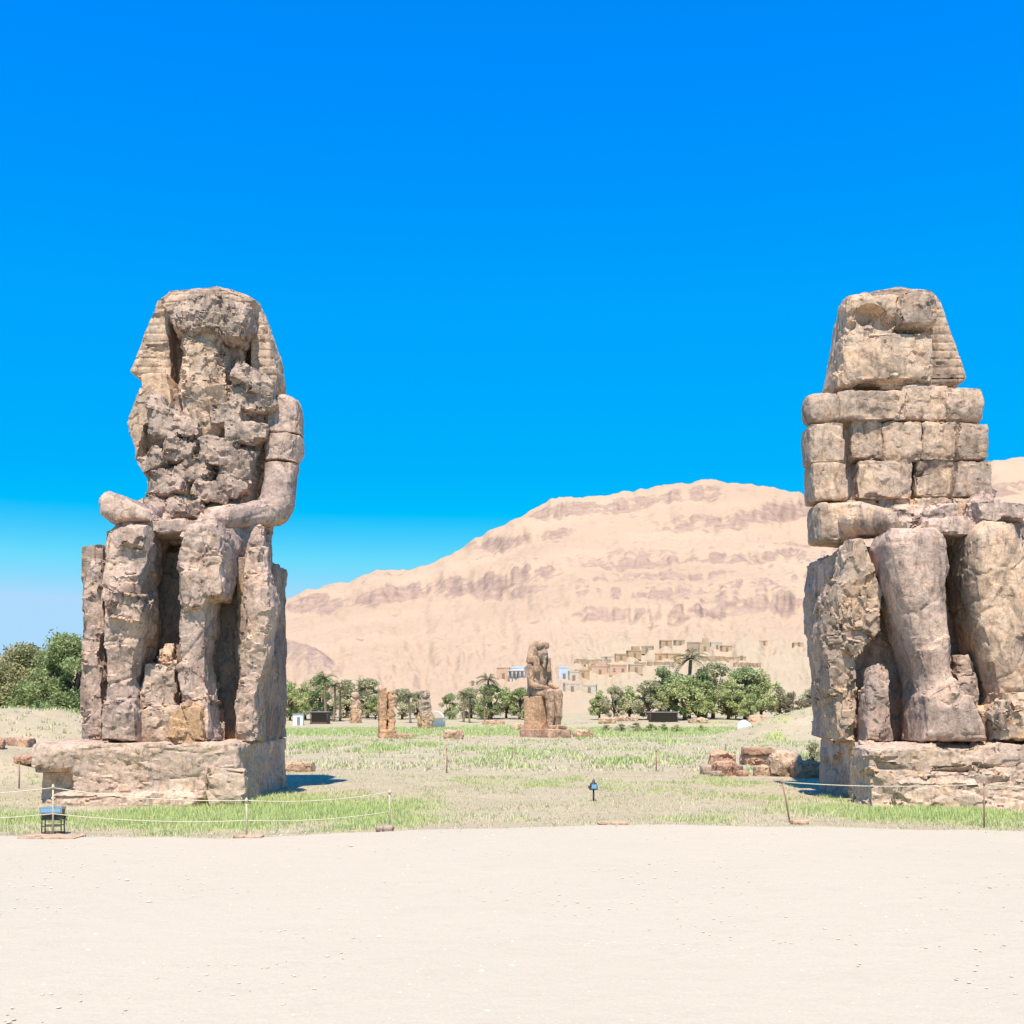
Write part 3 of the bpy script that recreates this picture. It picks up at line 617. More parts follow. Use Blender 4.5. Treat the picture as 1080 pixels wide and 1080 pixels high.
s.mesh('foot', M['stone_tan'], rootB, .05, (.18, .07, .02), (.8, .3, .12), seed=29, parent=B)
# broken queen on the left edge of the throne and its small companion
outline('queen_figure', [([(892, 600), (898, 570), (914, 568), (922, 590), (931, 630), (932, 662), (918, 676), (905, 694), (893, 680), (882, 640), (880, 618)], 42.2, 44.0, .3),
   ([(880, 612), (896, 606), (906, 690), (905, 782), (884, 782), (874, 720), (868, 660)], 42.6, 44.6, .35)], rootB, B, M['stone_tan'], 30, (.13, .05, .015),
   lambda s: (s.box(at(907, 640, 42.15), (.25, .25, .8), .08, .08, True, (.1, .15, .4)), s.box(at(896, 735, 42.45), (.10, .3, 1.0), .05, .08, True, (0, .12, 0))))
outline('small_figure', [([(916, 740), (919, 706), (928, 700), (937, 708), (940, 740)], 41.8, 42.8, .22), ([(916, 728), (938, 724), (943, 782), (913, 782)], 41.7, 43.2, .25)], rootB, B, M['stone_grey'], 31)
outline('small_figure', [([(1008, 726), (1012, 690), (1022, 688), (1028, 700), (1030, 726)], 42.0, 43.0, .22), ([(1008, 712), (1030, 708), (1040, 782), (1010, 782)], 41.8, 43.4, .25)], rootB, B, M['stone_grey'], 32)
s = Sdf(); s.prism(pz([(878, 404), (882, 380), (888, 342), (893, 322), (908, 310), (945, 304), (980, 307), (991, 318), (1003, 355), (1019, 400), (1010, 405), (985, 409), (900, 411)], 46.6), 46.4, 48.2, .12)
s.box(at(1000, 398, 46.4), (.7, .4, .04), .02, .05, True)
s.mesh('headdress', M['stone_tan'], rootB, .055, (.03, .02, .01), (1.2, .4, .12), seed=33, parent=B, stripes=.03)
s = Sdf()
yblock(s, 893, 947, 309, 350, 45.4, 47.0, .22); yblock(s, 949, 988, 306, 342, 45.1, 47.4, .22); yblock(s, 889, 984, 349, 403, 45.35, 47.0, .3); yblock(s, 940, 986, 340, 352, 45.9, 47.4, .08)
yblock(s, 882, 905, 392, 409, 45.6, 46.8, .14); yblock(s, 930, 985, 400, 412, 45.8, 47.0, .12)
s.ball(at(920, 330, 45.2), (.62, 1.0, .42), .15, True); s.ball(at(935, 338, 45.2), (.5, .8, .3), .15, True); s.ball(at(904, 341, 45.2), (.45, .6, .25), .1, True); s.box(at(940, 346, 45.1), (1.75, .5, .12), .08, .1, True, (0, -.03, 0)); s.box(at(945, 402, 45.4), (1.4, .3, .1), .05, .05, True)
s.mesh('head', M['stone_tan'], rootB, .05, (.07, .04, .012), (.9, .35, .12), seed=34, parent=B)

M['stone_warm'] = stone_mat('warm_sandstone', (.50, .375, .28), (.40, .30, .23), (.56, .41, .29), (.24, .18, .145), 1.2)
# ---- distant colossus, turned three-quarter
def far_statue():
    loc = (at(577, 778, 136)[0], 136.0, .05)
    C_ = thing('seated_colossus', 'small distant seated colossus on a red base in front of the mountain, seen three quarter', 'statue', loc, R(42))
    W_ = M['stone_warm']; kw = dict(h=.075, parent=C_); ro = (.05, .035, .02); sc_ = (.9, .35, .15)
    s = Sdf(); s.box((0, .3, .45), (1.75, 2.7, .55), .1); s.mesh('pedestal', M['stone_red'], rough=ro, scales=sc_, seed=41, **kw)
    s = Sdf(); s.box((0, 1.2, 2.9), (1.35, 1.45, 2.0), .08); s.mesh('throne', M['stone_orange'], rough=(.03, .03, .02), scales=sc_, seed=42, **kw)
    s = Sdf(); s.prism([(-.75, 4.9), (-.85, 6.0), (-1.15, 7.6), (-1.35, 8.5), (-.9, 8.95), (.9, 8.95), (1.35, 8.5), (1.15, 7.6), (.85, 6.0), (.75, 4.9)], .9, 2.2, .35); s.mesh('torso', W_, rough=(.09, .05, .02), scales=sc_, seed=43, **kw)
    for sg in (-1, 1):
        s = Sdf(); s.cone((sg * .68, -1.15, 5.25), (sg * .62, -1.3, 2.6), .56, .42, .15).cone((sg * .62, -1.3, 2.6), (sg * .62, -1.1, 1.3), .42, .34, .15).box((sg * .62, -1.6, 1.2), (.36, .8, .22), .15, .1).cone((sg * .68, -1.0, 5.2), (sg * .68, 1.0, 5.3), .52, .6, .15)
        s.mesh('leg', W_, rough=ro, scales=sc_, seed=44 + sg, **kw)
        s = Sdf(); s.cone((sg * 1.5, 1.5, 8.35), (sg * 1.55, 1.2, 6.3), .42, .34, .1).cone((sg * 1.55, 1.2, 6.3), (sg * .8, -.9, 5.85), .32, .24, .1)
        s.mesh('arm', W_, rough=ro, scales=sc_, seed=47 + sg, **kw)
    s = Sdf(); s.ball((0, .85, 10.0), (.62, .7, .95), .2).cone((0, .5, 9.1), (0, .5, 8.4), .24, .16, .1); s.mesh('head', M['stone_rubble'], rough=(.06, .05, .02), scales=(.6, .3, .15), seed=50, **kw)
    s = Sdf(); s.prism([(-1.5, 8.9), (-1.25, 10.2), (-.9, 11.2), (0, 11.75), (.9, 11.2), (1.25, 10.2), (1.5, 8.9)], 1.1, 2.2, .2).box((0, .95, 11.0), (.75, .7, .45), .3, .2).box((-.95, .85, 8.7), (.3, .3, .9), .1, .1).box((.95, .85, 8.7), (.3, .3, .9), .1, .1)
    s.mesh('headdress', W_, rough=ro, scales=sc_, seed=51, **kw)
    s = Sdf(); s.box((0, 2.5, 5.6), (.7, .3, 4.6), .1); s.mesh('back_pillar', W_, rough=ro, scales=sc_, seed=52, **kw)
far_statue()

# ================================================================== fragments, rocks
def rock(name, label, cat, px, py_base, w, d, h, mat='stone_rubble', seed=0, boxy=.25, group=None, Y=None, rough=(.16, .08, .03), rz=0., tilt=0.):
    if Y is None: Y = CH * FPX / (py_base - HOR)
    x = (px - 540) / FPX * Y; z = float(gz(np.array([x]), np.array([Y]))[0]); s_ = Sdf()
    s_.box((0, 0, h / 2), (w / 2, d / 2, h / 2), min(w, d, h) * boxy, rot=(0, tilt, rz) if (tilt or rz) else None)
    hh = max(.03, min(w, d, h) / 14)
    sc = max(w, h)
    o = s_.mesh(name, M[mat], h=hh, rough=tuple(r * min(1, min(w, h)) for r in rough), scales=(.5 * sc, .2 * sc, .1 * sc), seed=seed)
    o.location = (x, Y, z - .05 * h); return tag(o, label, cat, group)
def pillar_fragment(px, base, w, h, Y, label, mat, seed, red=False, split=True):
    x = (px - 540) / FPX * Y; z = float(gz(np.array([x]), np.array([Y]))[0])
    T_ = thing('statue_fragment', label, 'ruin', (x, Y, z - .1), R(12))
    s_ = Sdf(); s_.box((0, 0, .5), (w * .46, w * .6, .55), .1); s_.mesh('base', M['stone_orange'], h=.1, rough=(.1, .06, .03), seed=seed, parent=T_)
    s_ = Sdf(); s_.box((-w * .26, 0, h / 2 + .8), (w * .22, w * .4, h / 2 - .1), .1); s_.mesh('slab', M[mat], h=.09, rough=(.1, .06, .03), seed=seed + 1, parent=T_)
    s_ = Sdf(); s_.box((w * .24, .1, h * .46 + .8), (w * .2, w * .35, h * .46 - .1), .15); s_.mesh('slab', M[mat], h=.09, rough=(.15, .08, .03), seed=seed + 2, parent=T_)
pillar_fragment(408, 780, 2.0, 5.3, 133, 'tall split ochre stone slab standing left of the distant colossus', 'stone_orange', 61)
rock('fallen_stone', 'low red stone lying right of the tall split ochre slab', 'stone', 426, 779, 2.1, 1.2, .55, 'stone_red', 62, Y=131)
def ruin_figure(px, Y, h, label, seed, mat='stone_rubble'):
    x = (px - 540) / FPX * Y; z = float(gz(np.array([x]), np.array([Y]))[0])
    T_ = thing('ruined_statue', label, 'statue', (x, Y, z - .1), R(20))
    k = h / 8
    s_ = Sdf(); s_.box((0, 0, 1.6 * k), (1.3 * k, 1.6 * k, 1.7 * k), .2); s_.mesh('throne', M['stone_orange'], h=.14, rough=(.15, .08, .03), seed=seed, parent=T_)
    s_ = Sdf(); s_.box((0, .6 * k, 4.8 * k), (1.1 * k, .7 * k, 1.9 * k), .4).cone((-.6 * k, -1.2 * k, 3.2 * k), (-.6 * k, -1.4 * k, .4 * k), .5 * k, .4 * k).cone((.6 * k, -1.2 * k, 3.2 * k), (.6 * k, -1.4 * k, .4 * k), .5 * k, .4 * k); s_.mesh('body', M[mat], h=.14, rough=(.2, .1, .03), lump=.12, seed=seed + 1, parent=T_)
    s_ = Sdf(); s_.ball((0, .4 * k, 7.2 * k), (1.0 * k, .9 * k, 1.0 * k), .2); s_.mesh('head', M[mat], h=.12, rough=(.15, .1, .03), seed=seed + 2, parent=T_)
ruin_figure(449, 195, 6.8, 'worn seated figure far off above the white canopy', 64)
ruin_figure(375, 240, 6.5, 'slim pale worn figure among the palms at left', 68, 'stone_pale')
# fallen blocks right of centre
G = 'fallen blocks beside the right colossus'
rock('stone_block', 'upper of two reddish slabs stacked near the right colossus', 'stone', 800, 796, 2.0, 1.2, .42, 'stone_red', 71, Y=70, group=G).location.z += .70
rock('stone_block', 'lower of two reddish slabs stacked near the right colossus', 'stone', 801, 803, 2.1, 1.4, .74, 'stone_red', 72, Y=70.3, group=G)
rock('boulder', 'rounded tan boulder leaning toward the right colossus', 'rock', 828, 818, 1.7, 1.3, 1.35, 'stone_tan', 73, .45, Y=58, group=G)
rock('boulder', 'brown broken boulder nearest the right colossus pedestal', 'rock', 850, 822, 1.5, 1.2, .85, 'stone_red', 74, .35, Y=57, group=G)
rock('boulder', 'flat pale boulder below the stacked slabs', 'rock', 811, 818, 1.6, 1.0, .55, 'stone_pale', 75, .4, Y=58.3, group=G)
for i, (px, Y, w, h, lb) in enumerate([(752, 60, 1.3, .5, 'leftmost low brown rock of the rubble heap'), (765, 58.5, 1.2, .8, 'tall brown rock in the middle of the rubble heap'), (775, 59.5, 1.0, .55, 'brown rock at the right end of the rubble heap'), (762, 61.5, 1.3, 1.2, 'pointed rock at the back of the rubble heap'), (756, 57.7, .6, .3, 'small rock in front of the rubble heap'), (783, 58, .6, .3, 'little loose rock right of the rubble heap')]):
    rock('rubble_rock', lb, 'rock', px, 820, w, w * .8, h, 'stone_red' if i % 2 else 'stone_rubble', 80 + i, .35, Y=Y, group='rubble heap right of centre', rz=i * .7)
rock('fallen_stone', 'pale broken block beside the right rear corner of the left pedestal', 'stone', 316, 800, 1.6, 1.4, .55, 'stone_pale', 90, .35, Y=62)
rock('standing_stone', 'pale stone fragment standing right of the white covered stone', 'stone', 800, 766, 2.6, 1.5, 2.6, 'stone_pale', 91, .35, Y=150)
rock('standing_stone', 'pale leaning stub right of the pale stone fragment', 'stone', 812, 768, 1.6, 1.5, 1.5, 'stone_pale', 92, .35, Y=148)
rock('ledge_stone', 'long brown ledge stone at the left edge beside the pedestal', 'stone', 8, 800, 2.6, 1.4, .5, 'stone_red', 93, .3, Y=60).location.z += -0.12
for i, (px, w, h, lb) in enumerate([(26, .9, .45, 'small brown rock between the ledge stone and the left pedestal'), (38, .7, .35, 'reddish rock touching the left pedestal block'), (-4, 1.0, .5, 'rock cut by the left frame edge below the ledge stone')]): rock('ledge_rock', lb, 'rock', px, 806, w, w * .8, h, 'stone_red', 140 + i, .35, Y=55 + i, rz=i)
for i, (px, py, w, h, lb) in enumerate([(55, 884, 1.5, .08, 'wide flat stone under the floodlight at left'), (262, 884, .75, .09, 'flat pale stone at the foot of the second rope post'), (406, 877, .5, .2, 'round grey stone with dark pits on the forecourt edge'), (646, 869, .9, .07, 'thin flat stone on the forecourt edge right of centre'), (843, 869, .55, .14, 'small white stone at the foot of the leaning post')]):
    rock('edge_stone', lb, 'stone', px, py, w, w * .6, h, 'stone_rubble' if i == 2 else 'stone_pale', 100 + i, .45, group='stones along the forecourt edge')
for i, (px, py, w) in enumerate([(640, 760, 3.2), (520, 759, 4.5), (548, 762, 3.), (660, 758, 5.5), (736, 760, 3.5), (478, 768, 2.2), (615, 766, 2.4)]):
    lb = ['pale stone row just right of the distant colossus', 'long pale stone in the field left of the distant colossus', 'pale block touching the distant colossus at left', 'wide rounded pale stone before the dark trees', 'reddish pale stone right of the dark hut', 'small pale stone by the white canopy', 'white stone in the green strip right of the distant colossus'][i]
    rock('field_stone', lb, 'stone', px, py, w, 1.8, .95, 'stone_pale', 110 + i, .4, Y=CH * FPX / (py - HOR) * .62, group='pale stones in the far field')
# white tarp over a stone
s = Sdf(); s.ball((0, 0, .9), (.8, .8, 1.1), .3).ball((.5, 0, .6), (.9, .8, .9), .4).box((.2, 0, .15), (1.3, 1.0, .15), .1, .4)
m, t, b = newmat('white_cloth', .8, .2); b.inputs['Base Color'].default_value = (.82, .84, .88, 1); bump(t, b, noise(t, 3, 5, .6, coords(t)), .5, .1); M['white'] = m
o = s.mesh('covered_stone', M['white'], h=.07, rough=(0, 0, .05), scales=(.7, .3, .5), seed=120)
x = at(784, 780, 140)[0]; o.location = (x, 140, .1); tag(o, 'bright white sheet draped over a lump in the field', 'sheet')

# ================================================================== fences, floodlights, stakes
def flat(name, c, rough=.7, spec=.3, metal=0, bs=20, bv=.15):
    m, t, b = newmat(name, rough, spec); b.inputs['Metallic'].default_value = metal
    n = noise(t, bs, 5, .6, coords(t))
    cc = mixc(t, ramp(t, n, [(.3, g3(0)), (.7, g3(1))]), tuple(x * (1 - bv) for x in c), tuple(min(1, x * (1 + bv)) for x in c)); t.links.new(cc, b.inputs['Base Color']); M[name] = m; return m
flat('rope', (.68, .64, .52)); flat('pale_post', (.62, .56, .44)); flat('brown_post', (.36, .24, .18)); flat('dark_metal', (.05, .045, .05), .5, .5); flat('grey_metal', (.33, .34, .36), .4, .5, .6)
flat('sky_reflection_glass', (.16, .35, .55), .12, .8); flat('wood_dark', (.12, .09, .07))  # the glass gets its blue from a sky reflection put into the colour
def rope_fence(label, posts, ropes, mat):
    T_ = thing('rope_fence', label, 'fence', (posts[0][0], posts[0][1], 0)); r0 = Vector((posts[0][0], posts[0][1], 0)); tops = []
    for (x, Y, h, dx) in posts:
        mb = MB(); mb.tube([(x - r0.x, Y - r0.y, -.2), (x + dx * .5 - r0.x, Y - r0.y, h * .5), (x + dx - r0.x, Y - r0.y, h)], [.028, .026, .024], 8); mb.tube([(x + dx - r0.x, Y - r0.y, h - .12), (x + dx - r0.x, Y - r0.y, h - .04)], .042, 8)
        link('post', mb.me('post', M[mat], True), T_)
    for f, sag in ropes:
        for a, b_ in zip(posts[:-1], posts[1:]):
            P0 = Vector((a[0] + a[3] * f, a[1], a[2] * f)) - r0; P1 = Vector((b_[0] + b_[3] * f, b_[1], b_[2] * f)) - r0
            pts = [P0.lerp(P1, k / 14) - Vector((0, 0, 4 * sag * (k / 14) * (1 - k / 14))) for k in range(15)]
            mb = MB(); mb.tube(pts, .013, 6); link('rope', mb.me('rope', M['rope'], True), T_)
def pt(px, pyb, h, dx=0): Y = CH * FPX / (pyb - HOR); return ((px - 540) / FPX * Y, Y, h, dx)
rope_fence('pale rope strung on thin posts in front of the left colossus', [pt(-150, 884, 1.25), pt(56, 881, 1.38), pt(260, 883, 1.05), pt(411, 873, 1.1)], [(.93, .12), (.42, .1)], 'pale_post')
rope_fence('rope on thin brown posts in front of the right colossus', [pt(834, 867, 1.3, -.28), pt(1038, 873, 1.35), pt(1230, 882, 1.3)], [(.93, .1)], 'brown_post')
for i, (px, pb, hpx, lb) in enumerate([(471, 815, 26, 'thin stake in the scrub left of centre'), (692, 813, 22, 'thin stake in the scrub right of centre'), (20, 832, 30, 'thin stake below the ledge at the left edge'), (765, 790, 6, 'tiny dark stake left of the stacked red slabs'), (540, 800, 12, 'short stake in line with the distant colossus')]):
    Y = CH * FPX / (pb - HOR); mb = MB(); h = hpx * Y / FPX; mb.tube([(0, 0, -.2), (.02, 0, h * .5), (0, .02, h)], [.035, .032, .025], 7); mb.tube([(0, .02, h - .07), (0, .02, h + .02)], .045, 7)
    o = link('stake', mb.me('stake', M['brown_post'], True), None, ((px - 540) / FPX * Y, Y, float(gz(np.array([(px - 540) / FPX * Y]), np.array([Y]))[0]))); tag(o, lb, 'stake', 'stakes in the scrub')
def floodlight(px, pb, label, k=1.0, single=False):
    Y = CH * FPX / (pb - HOR); x = (px - 540) / FPX * Y
    T_ = thing('floodlight', label, 'floodlight', (x, Y, .02), R(8))
    if not single:
        mb = MB()
        for sx in (-1, 1):
            for sy in (-1, 1): mb.tube([(sx * .25, sy * .17, 0), (sx * .25, sy * .17, .45)], .017, 6)
            mb.tube([(sx * .25, -.17, .03), (sx * .25, .17, .03)], .015, 6)
        for z in (.03, .22):
            for sy in (-1, 1): mb.tube([(-.25, sy * .17, z), (.25, sy * .17, z)], .015, 6)
        link('stand', mb.me('stand', M['dark_metal'], True), T_)
        mb = MB(); mb.box((0, 0, .52), (.24, .19, .14), 0, 1.12); link('housing', mb.me('housing', M['dark_metal']), T_)
        mb = MB(); mb.box((0, -.02, .695), (.29, .22, .03)); mb.box((0, -.235, .64), (.29, .012, .075)); link('rim', mb.me('rim', M['grey_metal']), T_)
        mb = MB(); mb.box((0, -.02, .729), (.25, .18, .004)); mb.box((0, -.252, .65), (.25, .005, .05)); link('glass', mb.me('glass', M['sky_reflection_glass']), T_)
        mb = MB(); mb.tube([(.27, 0, .5), (.33, -.02, .46), (.34, -.02, .36)], .03, 7); link('bracket', mb.me('bracket', M['dark_metal'], True), T_)
    else:
        mb = MB(); mb.tube([(0, 0, 0), (0, 0, .42)], .035, 8); link('post', mb.me('post', M['dark_metal'], True), T_)
        mb = MB(); mb.box((0, 0, .52), (.15, .1, .12), 0, .75); mb.tube([(0, 0, .63), (0, 0, .80)], [.1, .015], 8); mb.box((-.16, 0, .5), (.03, .06, .05)); link('housing', mb.me('housing', M['dark_metal']), T_)
        mb = MB(); mb.box((.0, -.112, .53), (.1, .006, .08), 0, .85); link('glass', mb.me('glass', M['sky_reflection_glass']), T_)
floodlight(56, 880, 'black floodlight with pale blue glass on a metal stand, before the left colossus')
floodlight(626, 845, 'small dark floodlight on a short post in the scrub, right of centre', single=True)

# ================================================================== vegetation
def leafmat(name, c1, c2, sc=.8):
    m, t, b = newmat(name, .75, .25)
    at_ = N(t, 'ShaderNodeAttribute', attribute_name='tone')
    c = mixc(t, at_.outputs['Fac'], c1, c2); t.links.new(c, b.inputs['Base Color'])
    tr = N(t, 'ShaderNodeBsdfTranslucent'); t.links.new(c, tr.inputs['Color']); ms = N(t, 'ShaderNodeMixShader'); ms.inputs[0].default_value = .3
    t.links.new(b.outputs[0], ms.inputs[1]); t.links.new(tr.outputs[0], ms.inputs[2]); t.links.new(ms.outputs[0], t.nodes['Material Output'].inputs[0]); M[name] = m
leafmat('leaf_green', (.34, .38, .17), (.58, .60, .28)); leafmat('leaf_olive', (.37, .35, .21), (.60, .56, .36)); leafmat('leaf_dark', (.25, .30, .14), (.48, .53, .25)); leafmat('leaf_brown', (.22, .18, .12), (.33, .28, .18))
leafmat('grass_blades', (.64, .59, .39), (.48, .55, .23)); leafmat('palm_leaf', (.14, .16, .08), (.28, .27, .14))
flat('bark', (.16, .12, .09), .95, .1, 0, 3, .3); flat('palm_bark', (.30, .24, .18), .95, .1, 0, 3, .3)
def leaves(C, size, rs, tone):
    n = len(C); a = rs.normal(size=(n, 3)); a /= np.linalg.norm(a, axis=1, keepdims=True); b_ = rs.normal(size=(n, 3)); b_ -= a * (a * b_).sum(1, keepdims=True); b_ /= np.linalg.norm(b_, axis=1, keepdims=True)
    s_ = size * rs.uniform(.55, 1.3, (n, 1)); V = np.stack([C - a * s_, C + b_ * s_ * .45, C + a * s_, C - b_ * s_ * .45], 1).reshape(-1, 3)
    F = np.arange(4 * n).reshape(n, 4); return V, F, np.repeat(tone, 4)
def tree_meshes(h, w, mat, seed, nl=5200, clumps=38, lsz=.23, low=.0, trunkvis=.2):
    rs = np.random.default_rng(seed); mb = MB(); C = []; 
    mb.tube([(0, 0, -.4), (.1 * h * .1, 0, h * .2), (rs.uniform(-.05, .05) * h, rs.uniform(-.05, .05) * h, h * .55)], [h * .04, h * .028, h * .014], 8)
    cl = []
    for i in range(clumps):
        a = rs.uniform(0, 2 * math.pi); u = rs.uniform(0, 1) ** .6; zz = rs.uniform(low, 1) ** .85
        wr = rs.uniform(.6, 1.15) * math.sin(min(1, zz * 1.02) * math.pi * .82 + .42) ** .7 if zz < .98 else .3
        r = u * w / 2 * .86 * max(.2, wr); c = np.array([math.cos(a) * r, math.sin(a) * r, h * (.06 + .86 * zz)]); cl.append((c, rs.uniform(.05, .14) * (h * .5 + w * .5)))
        if i % 2 == 0: mb.tube([(0, 0, h * rs.uniform(.1, .3)), tuple(c * np.array([.45, .45, .62])), tuple(c)], [h * .016, h * .01, h * .004], 5)
    V = []
    P = []; tn = []
    per = nl // clumps
    for c, r in cl:
        d = rs.normal(size=(per, 3)); d /= np.linalg.norm(d, axis=1, keepdims=True); rr = r * rs.uniform(.15, 1.15, (per, 1)) ** .6
        P.append(c + d * rr * np.array([1, 1, .78])); tn.append(np.clip(rs.normal(rs.uniform(.2, .8), .22, per), 0, 1))
    P = np.concatenate(P); tn = np.concatenate(tn); P = P + .12 * (h * .2) * rs.normal(size=P.shape) * .5
    P[:, 2] = np.maximum(P[:, 2], .15)
    V, F, tone = leaves(P, lsz, rs, tn)
    return mb.me('trunk', M['bark'], True), mesh_np('crown', V, F, M[mat], False, {'tone': tone})
leafmat('leaf_deep', (.19, .25, .10), (.40, .45, .20)); leafmat('leaf_khaki', (.27, .26, .12), (.47, .44, .23))
TREES = {}
TREES['green'] = [tree_meshes(8, 7, 'leaf_green', 1), tree_meshes(8, 9, 'leaf_green', 2)]
TREES['olive'] = [tree_meshes(8, 9, 'leaf_olive', 3), tree_meshes(8, 8, 'leaf_olive', 4)]
TREES['dark'] = [tree_meshes(8, 7, 'leaf_dark', 5, 6400), tree_meshes(8, 8, 'leaf_dark', 6, 6400)]
TREES['brown'] = [tree_meshes(8, 10, 'leaf_brown', 7, 4200)]
TREES['near_green'] = [tree_meshes(8.6, 8, 'leaf_deep', 11, 24000, 90, .14, .0)]
TREES['near_olive'] = [tree_meshes(8, 9, 'leaf_khaki', 12, 22000, 90, .14, .0)]
def palm_mesh(seed, h=7.5):
    rs = np.random.default_rng(seed); mb = MB(); n = 9
    mb.tube([(.25 * math.sin(k * .3 + seed), 0, h * k / (n - 1) - .2) for k in range(n)], [.26 - .012 * k + .03 * (k % 2) for k in range(n)], 8)
    V = []; F = []; T_ = []; top = np.array([.25 * math.sin((n - 1) * .3 + seed), 0, h])
    for i in range(30):
        a = rs.uniform(0, 2 * math.pi); el = rs.uniform(-.6, 1.3); L = rs.uniform(2.2, 3.1); d = np.array([math.cos(a), math.sin(a), 0]); sd_ = np.array([-d[1], d[0], 0])
        for k in range(14):
            u = (k + .5) / 14; p = top + d * L * u * math.cos(el) * (1 - .15 * u) + np.array([0, 0, L * (math.sin(el) * u - .55 * u * u)])
            for sg in (-1, 1):
                l = .55 * math.sin(math.pi * (.15 + .8 * u)); q = p + sd_ * sg * l + d * .25 - np.array([0, 0, .18]); m0 = len(V)
                V += [p - d * .07, q, p + d * .07]; F.append((m0, m0 + 1, m0 + 2)); T_ += [rs.uniform()] * 3
    return mb.me('trunk', M['palm_bark'], True), mesh_np('crown', np.array(V), np.array(F), M['palm_leaf'], False, {'tone': T_})
TREES['palm'] = [palm_mesh(1), palm_mesh(2), palm_mesh(3)]
tcount = 0
def put_tree(kind, px, Y, hpx, label, wk=1.0, group=None, name='tree', nat=8.0):
    global tcount; tcount += 1
    tm, cm = TREES[kind][tcount % len(TREES[kind])]
    x = (px - 540) / FPX * Y; z = float(gz(np.array([x]), np.array([Y]))[0]) - .1
    sc = hpx * Y / FPX / nat
    T_ = thing(name, label, 'tree' if name != 'palm_tree' else 'palm', (x, Y, z), tcount * 1.7, group); T_.scale = (sc * wk, sc * wk, sc)
    link('trunk', tm, T_); link('crown', cm, T_)
GL = 'trees behind the pale bank at left'
put_tree('near_green', 72, 98, 124, 'tall bright green tree touching the left colossus', 1.0, GL, nat=8.6)
put_tree('near_olive', 32, 104, 112, 'olive green bushy tree between the green tree and the left edge', 1.0, GL)
put_tree('near_olive', -6, 100, 96, 'olive bush cut by the left edge of the frame', .9, GL)
put_tree('brown', 14, 112, 92, 'brownish thin bush behind the olive trees at left', 1.0, GL)
GF = 'trees at the foot of the mountain'
mid = [('green', 306, 255, 42, 'green tree emerging right behind the left colossus'), ('green', 322, 262, 40, 'round green tree second from the left colossus'), ('dark', 338, 258, 48, 'dark upright tree between the first palms'), ('olive', 366, 275, 42, 'olive tree behind the pale worn figure'), ('olive', 388, 270, 44, 'thin olive tree left of the split ochre slab'), ('green', 396, 262, 28, 'low green bush touching the split ochre slab'),
       ('olive', 424, 262, 34, 'olive tree right of the split ochre slab'), ('olive', 440, 268, 30, 'small olive tree behind the worn seated figure'), ('dark', 474, 262, 28, 'dark round bush right of the white canopy'), ('olive', 497, 268, 34, 'olive tree among the middle palms'), ('dark', 518, 262, 38, 'dark green tree right of the middle palms'), ('green', 534, 268, 34, 'green tree under the pale blue house'), ('dark', 548, 262, 34, 'dark green tree touching the distant colossus at left'),
       ('green', 632, 262, 32, 'leftmost green bush right of the distant colossus'), ('olive', 648, 258, 38, 'dusty tree second right of the distant colossus'), ('green', 664, 262, 36, 'green tree left of the dark hut'), ('olive', 684, 258, 44, 'olive tree above the dark hut'), ('dark', 704, 262, 56, 'dark tree behind the dark hut'), ('green', 722, 258, 48, 'full green tree right of the dark hut'), ('dark', 737, 266, 54, 'dark tree with pointed top'), ('olive', 752, 270, 62, 'tall olive tree with rounded brown top'), ('green', 768, 258, 46, 'green tree before the tall olive tree'), ('dark', 786, 262, 56, 'tall dark tree right of the tall olive tree'), ('green', 803, 264, 54, 'light green tree above the white sheet'), ('green', 792, 252, 30, 'low green bush above the white sheet'),
       ('olive', 822, 268, 36, 'olive bush right of the light green tree'), ('brown', 838, 262, 30, 'brown bush left of the right colossus'), ('olive', 856, 266, 34, 'olive bush touching the right colossus'), ('brown', 874, 262, 36, 'brown bush half hidden by the right colossus')]
for k, px, Y, hp, lb in mid: put_tree(k, px, Y, hp, lb, random.uniform(.9, 1.25), GF)
for i, (px, Y, hp, lb) in enumerate([(343, 250, 47, 'tall palm with drooping crown left of the ochre slab'), (352, 246, 40, 'second palm left of the ochre slab'), (359, 252, 36, 'third palm left of the ochre slab'), (432, 240, 30, 'palm right of the split ochre slab'), (489, 245, 31, 'first palm of the middle clump'), (496, 240, 28, 'second palm of the middle clump'), (511, 246, 30, 'last palm of the middle clump'), (516, 262, 44, 'tall palm poking above the dark green tree'), (728, 268, 66, 'palm rising above the trees at right')]):
    put_tree('palm', px, Y, hp * 1.12, lb, 1.1, 'palms at the foot of the mountain', 'palm_tree', 8.6)
# shrubs near the right pedestal and in the fields
GS = 'low shrubs in the fields'
for i, (k, px, Y, hp, lb) in enumerate([('olive', 858, 66, 30, 'scraggly shrub beside the right pedestal'), ('olive', 640, 172, 9, 'low shrub at the left end of the hedge'), ('olive', 655, 170, 10, 'second shrub of the hedge in the green strip'), ('olive', 670, 171, 11, 'third shrub of the hedge in the green strip'), ('green', 686, 170, 10, 'fourth greener shrub of the hedge in the green strip'), ('green', 700, 172, 10, 'fifth shrub at the right end of the hedge'), ('green', 714, 168, 9, 'rounded shrub past the hedge end'), ('green', 740, 175, 8, 'low green shrub left of the white sheet')]):
    put_tree(k, px, Y, hp, lb, 1.6 if i else .8, GS, 'shrub')
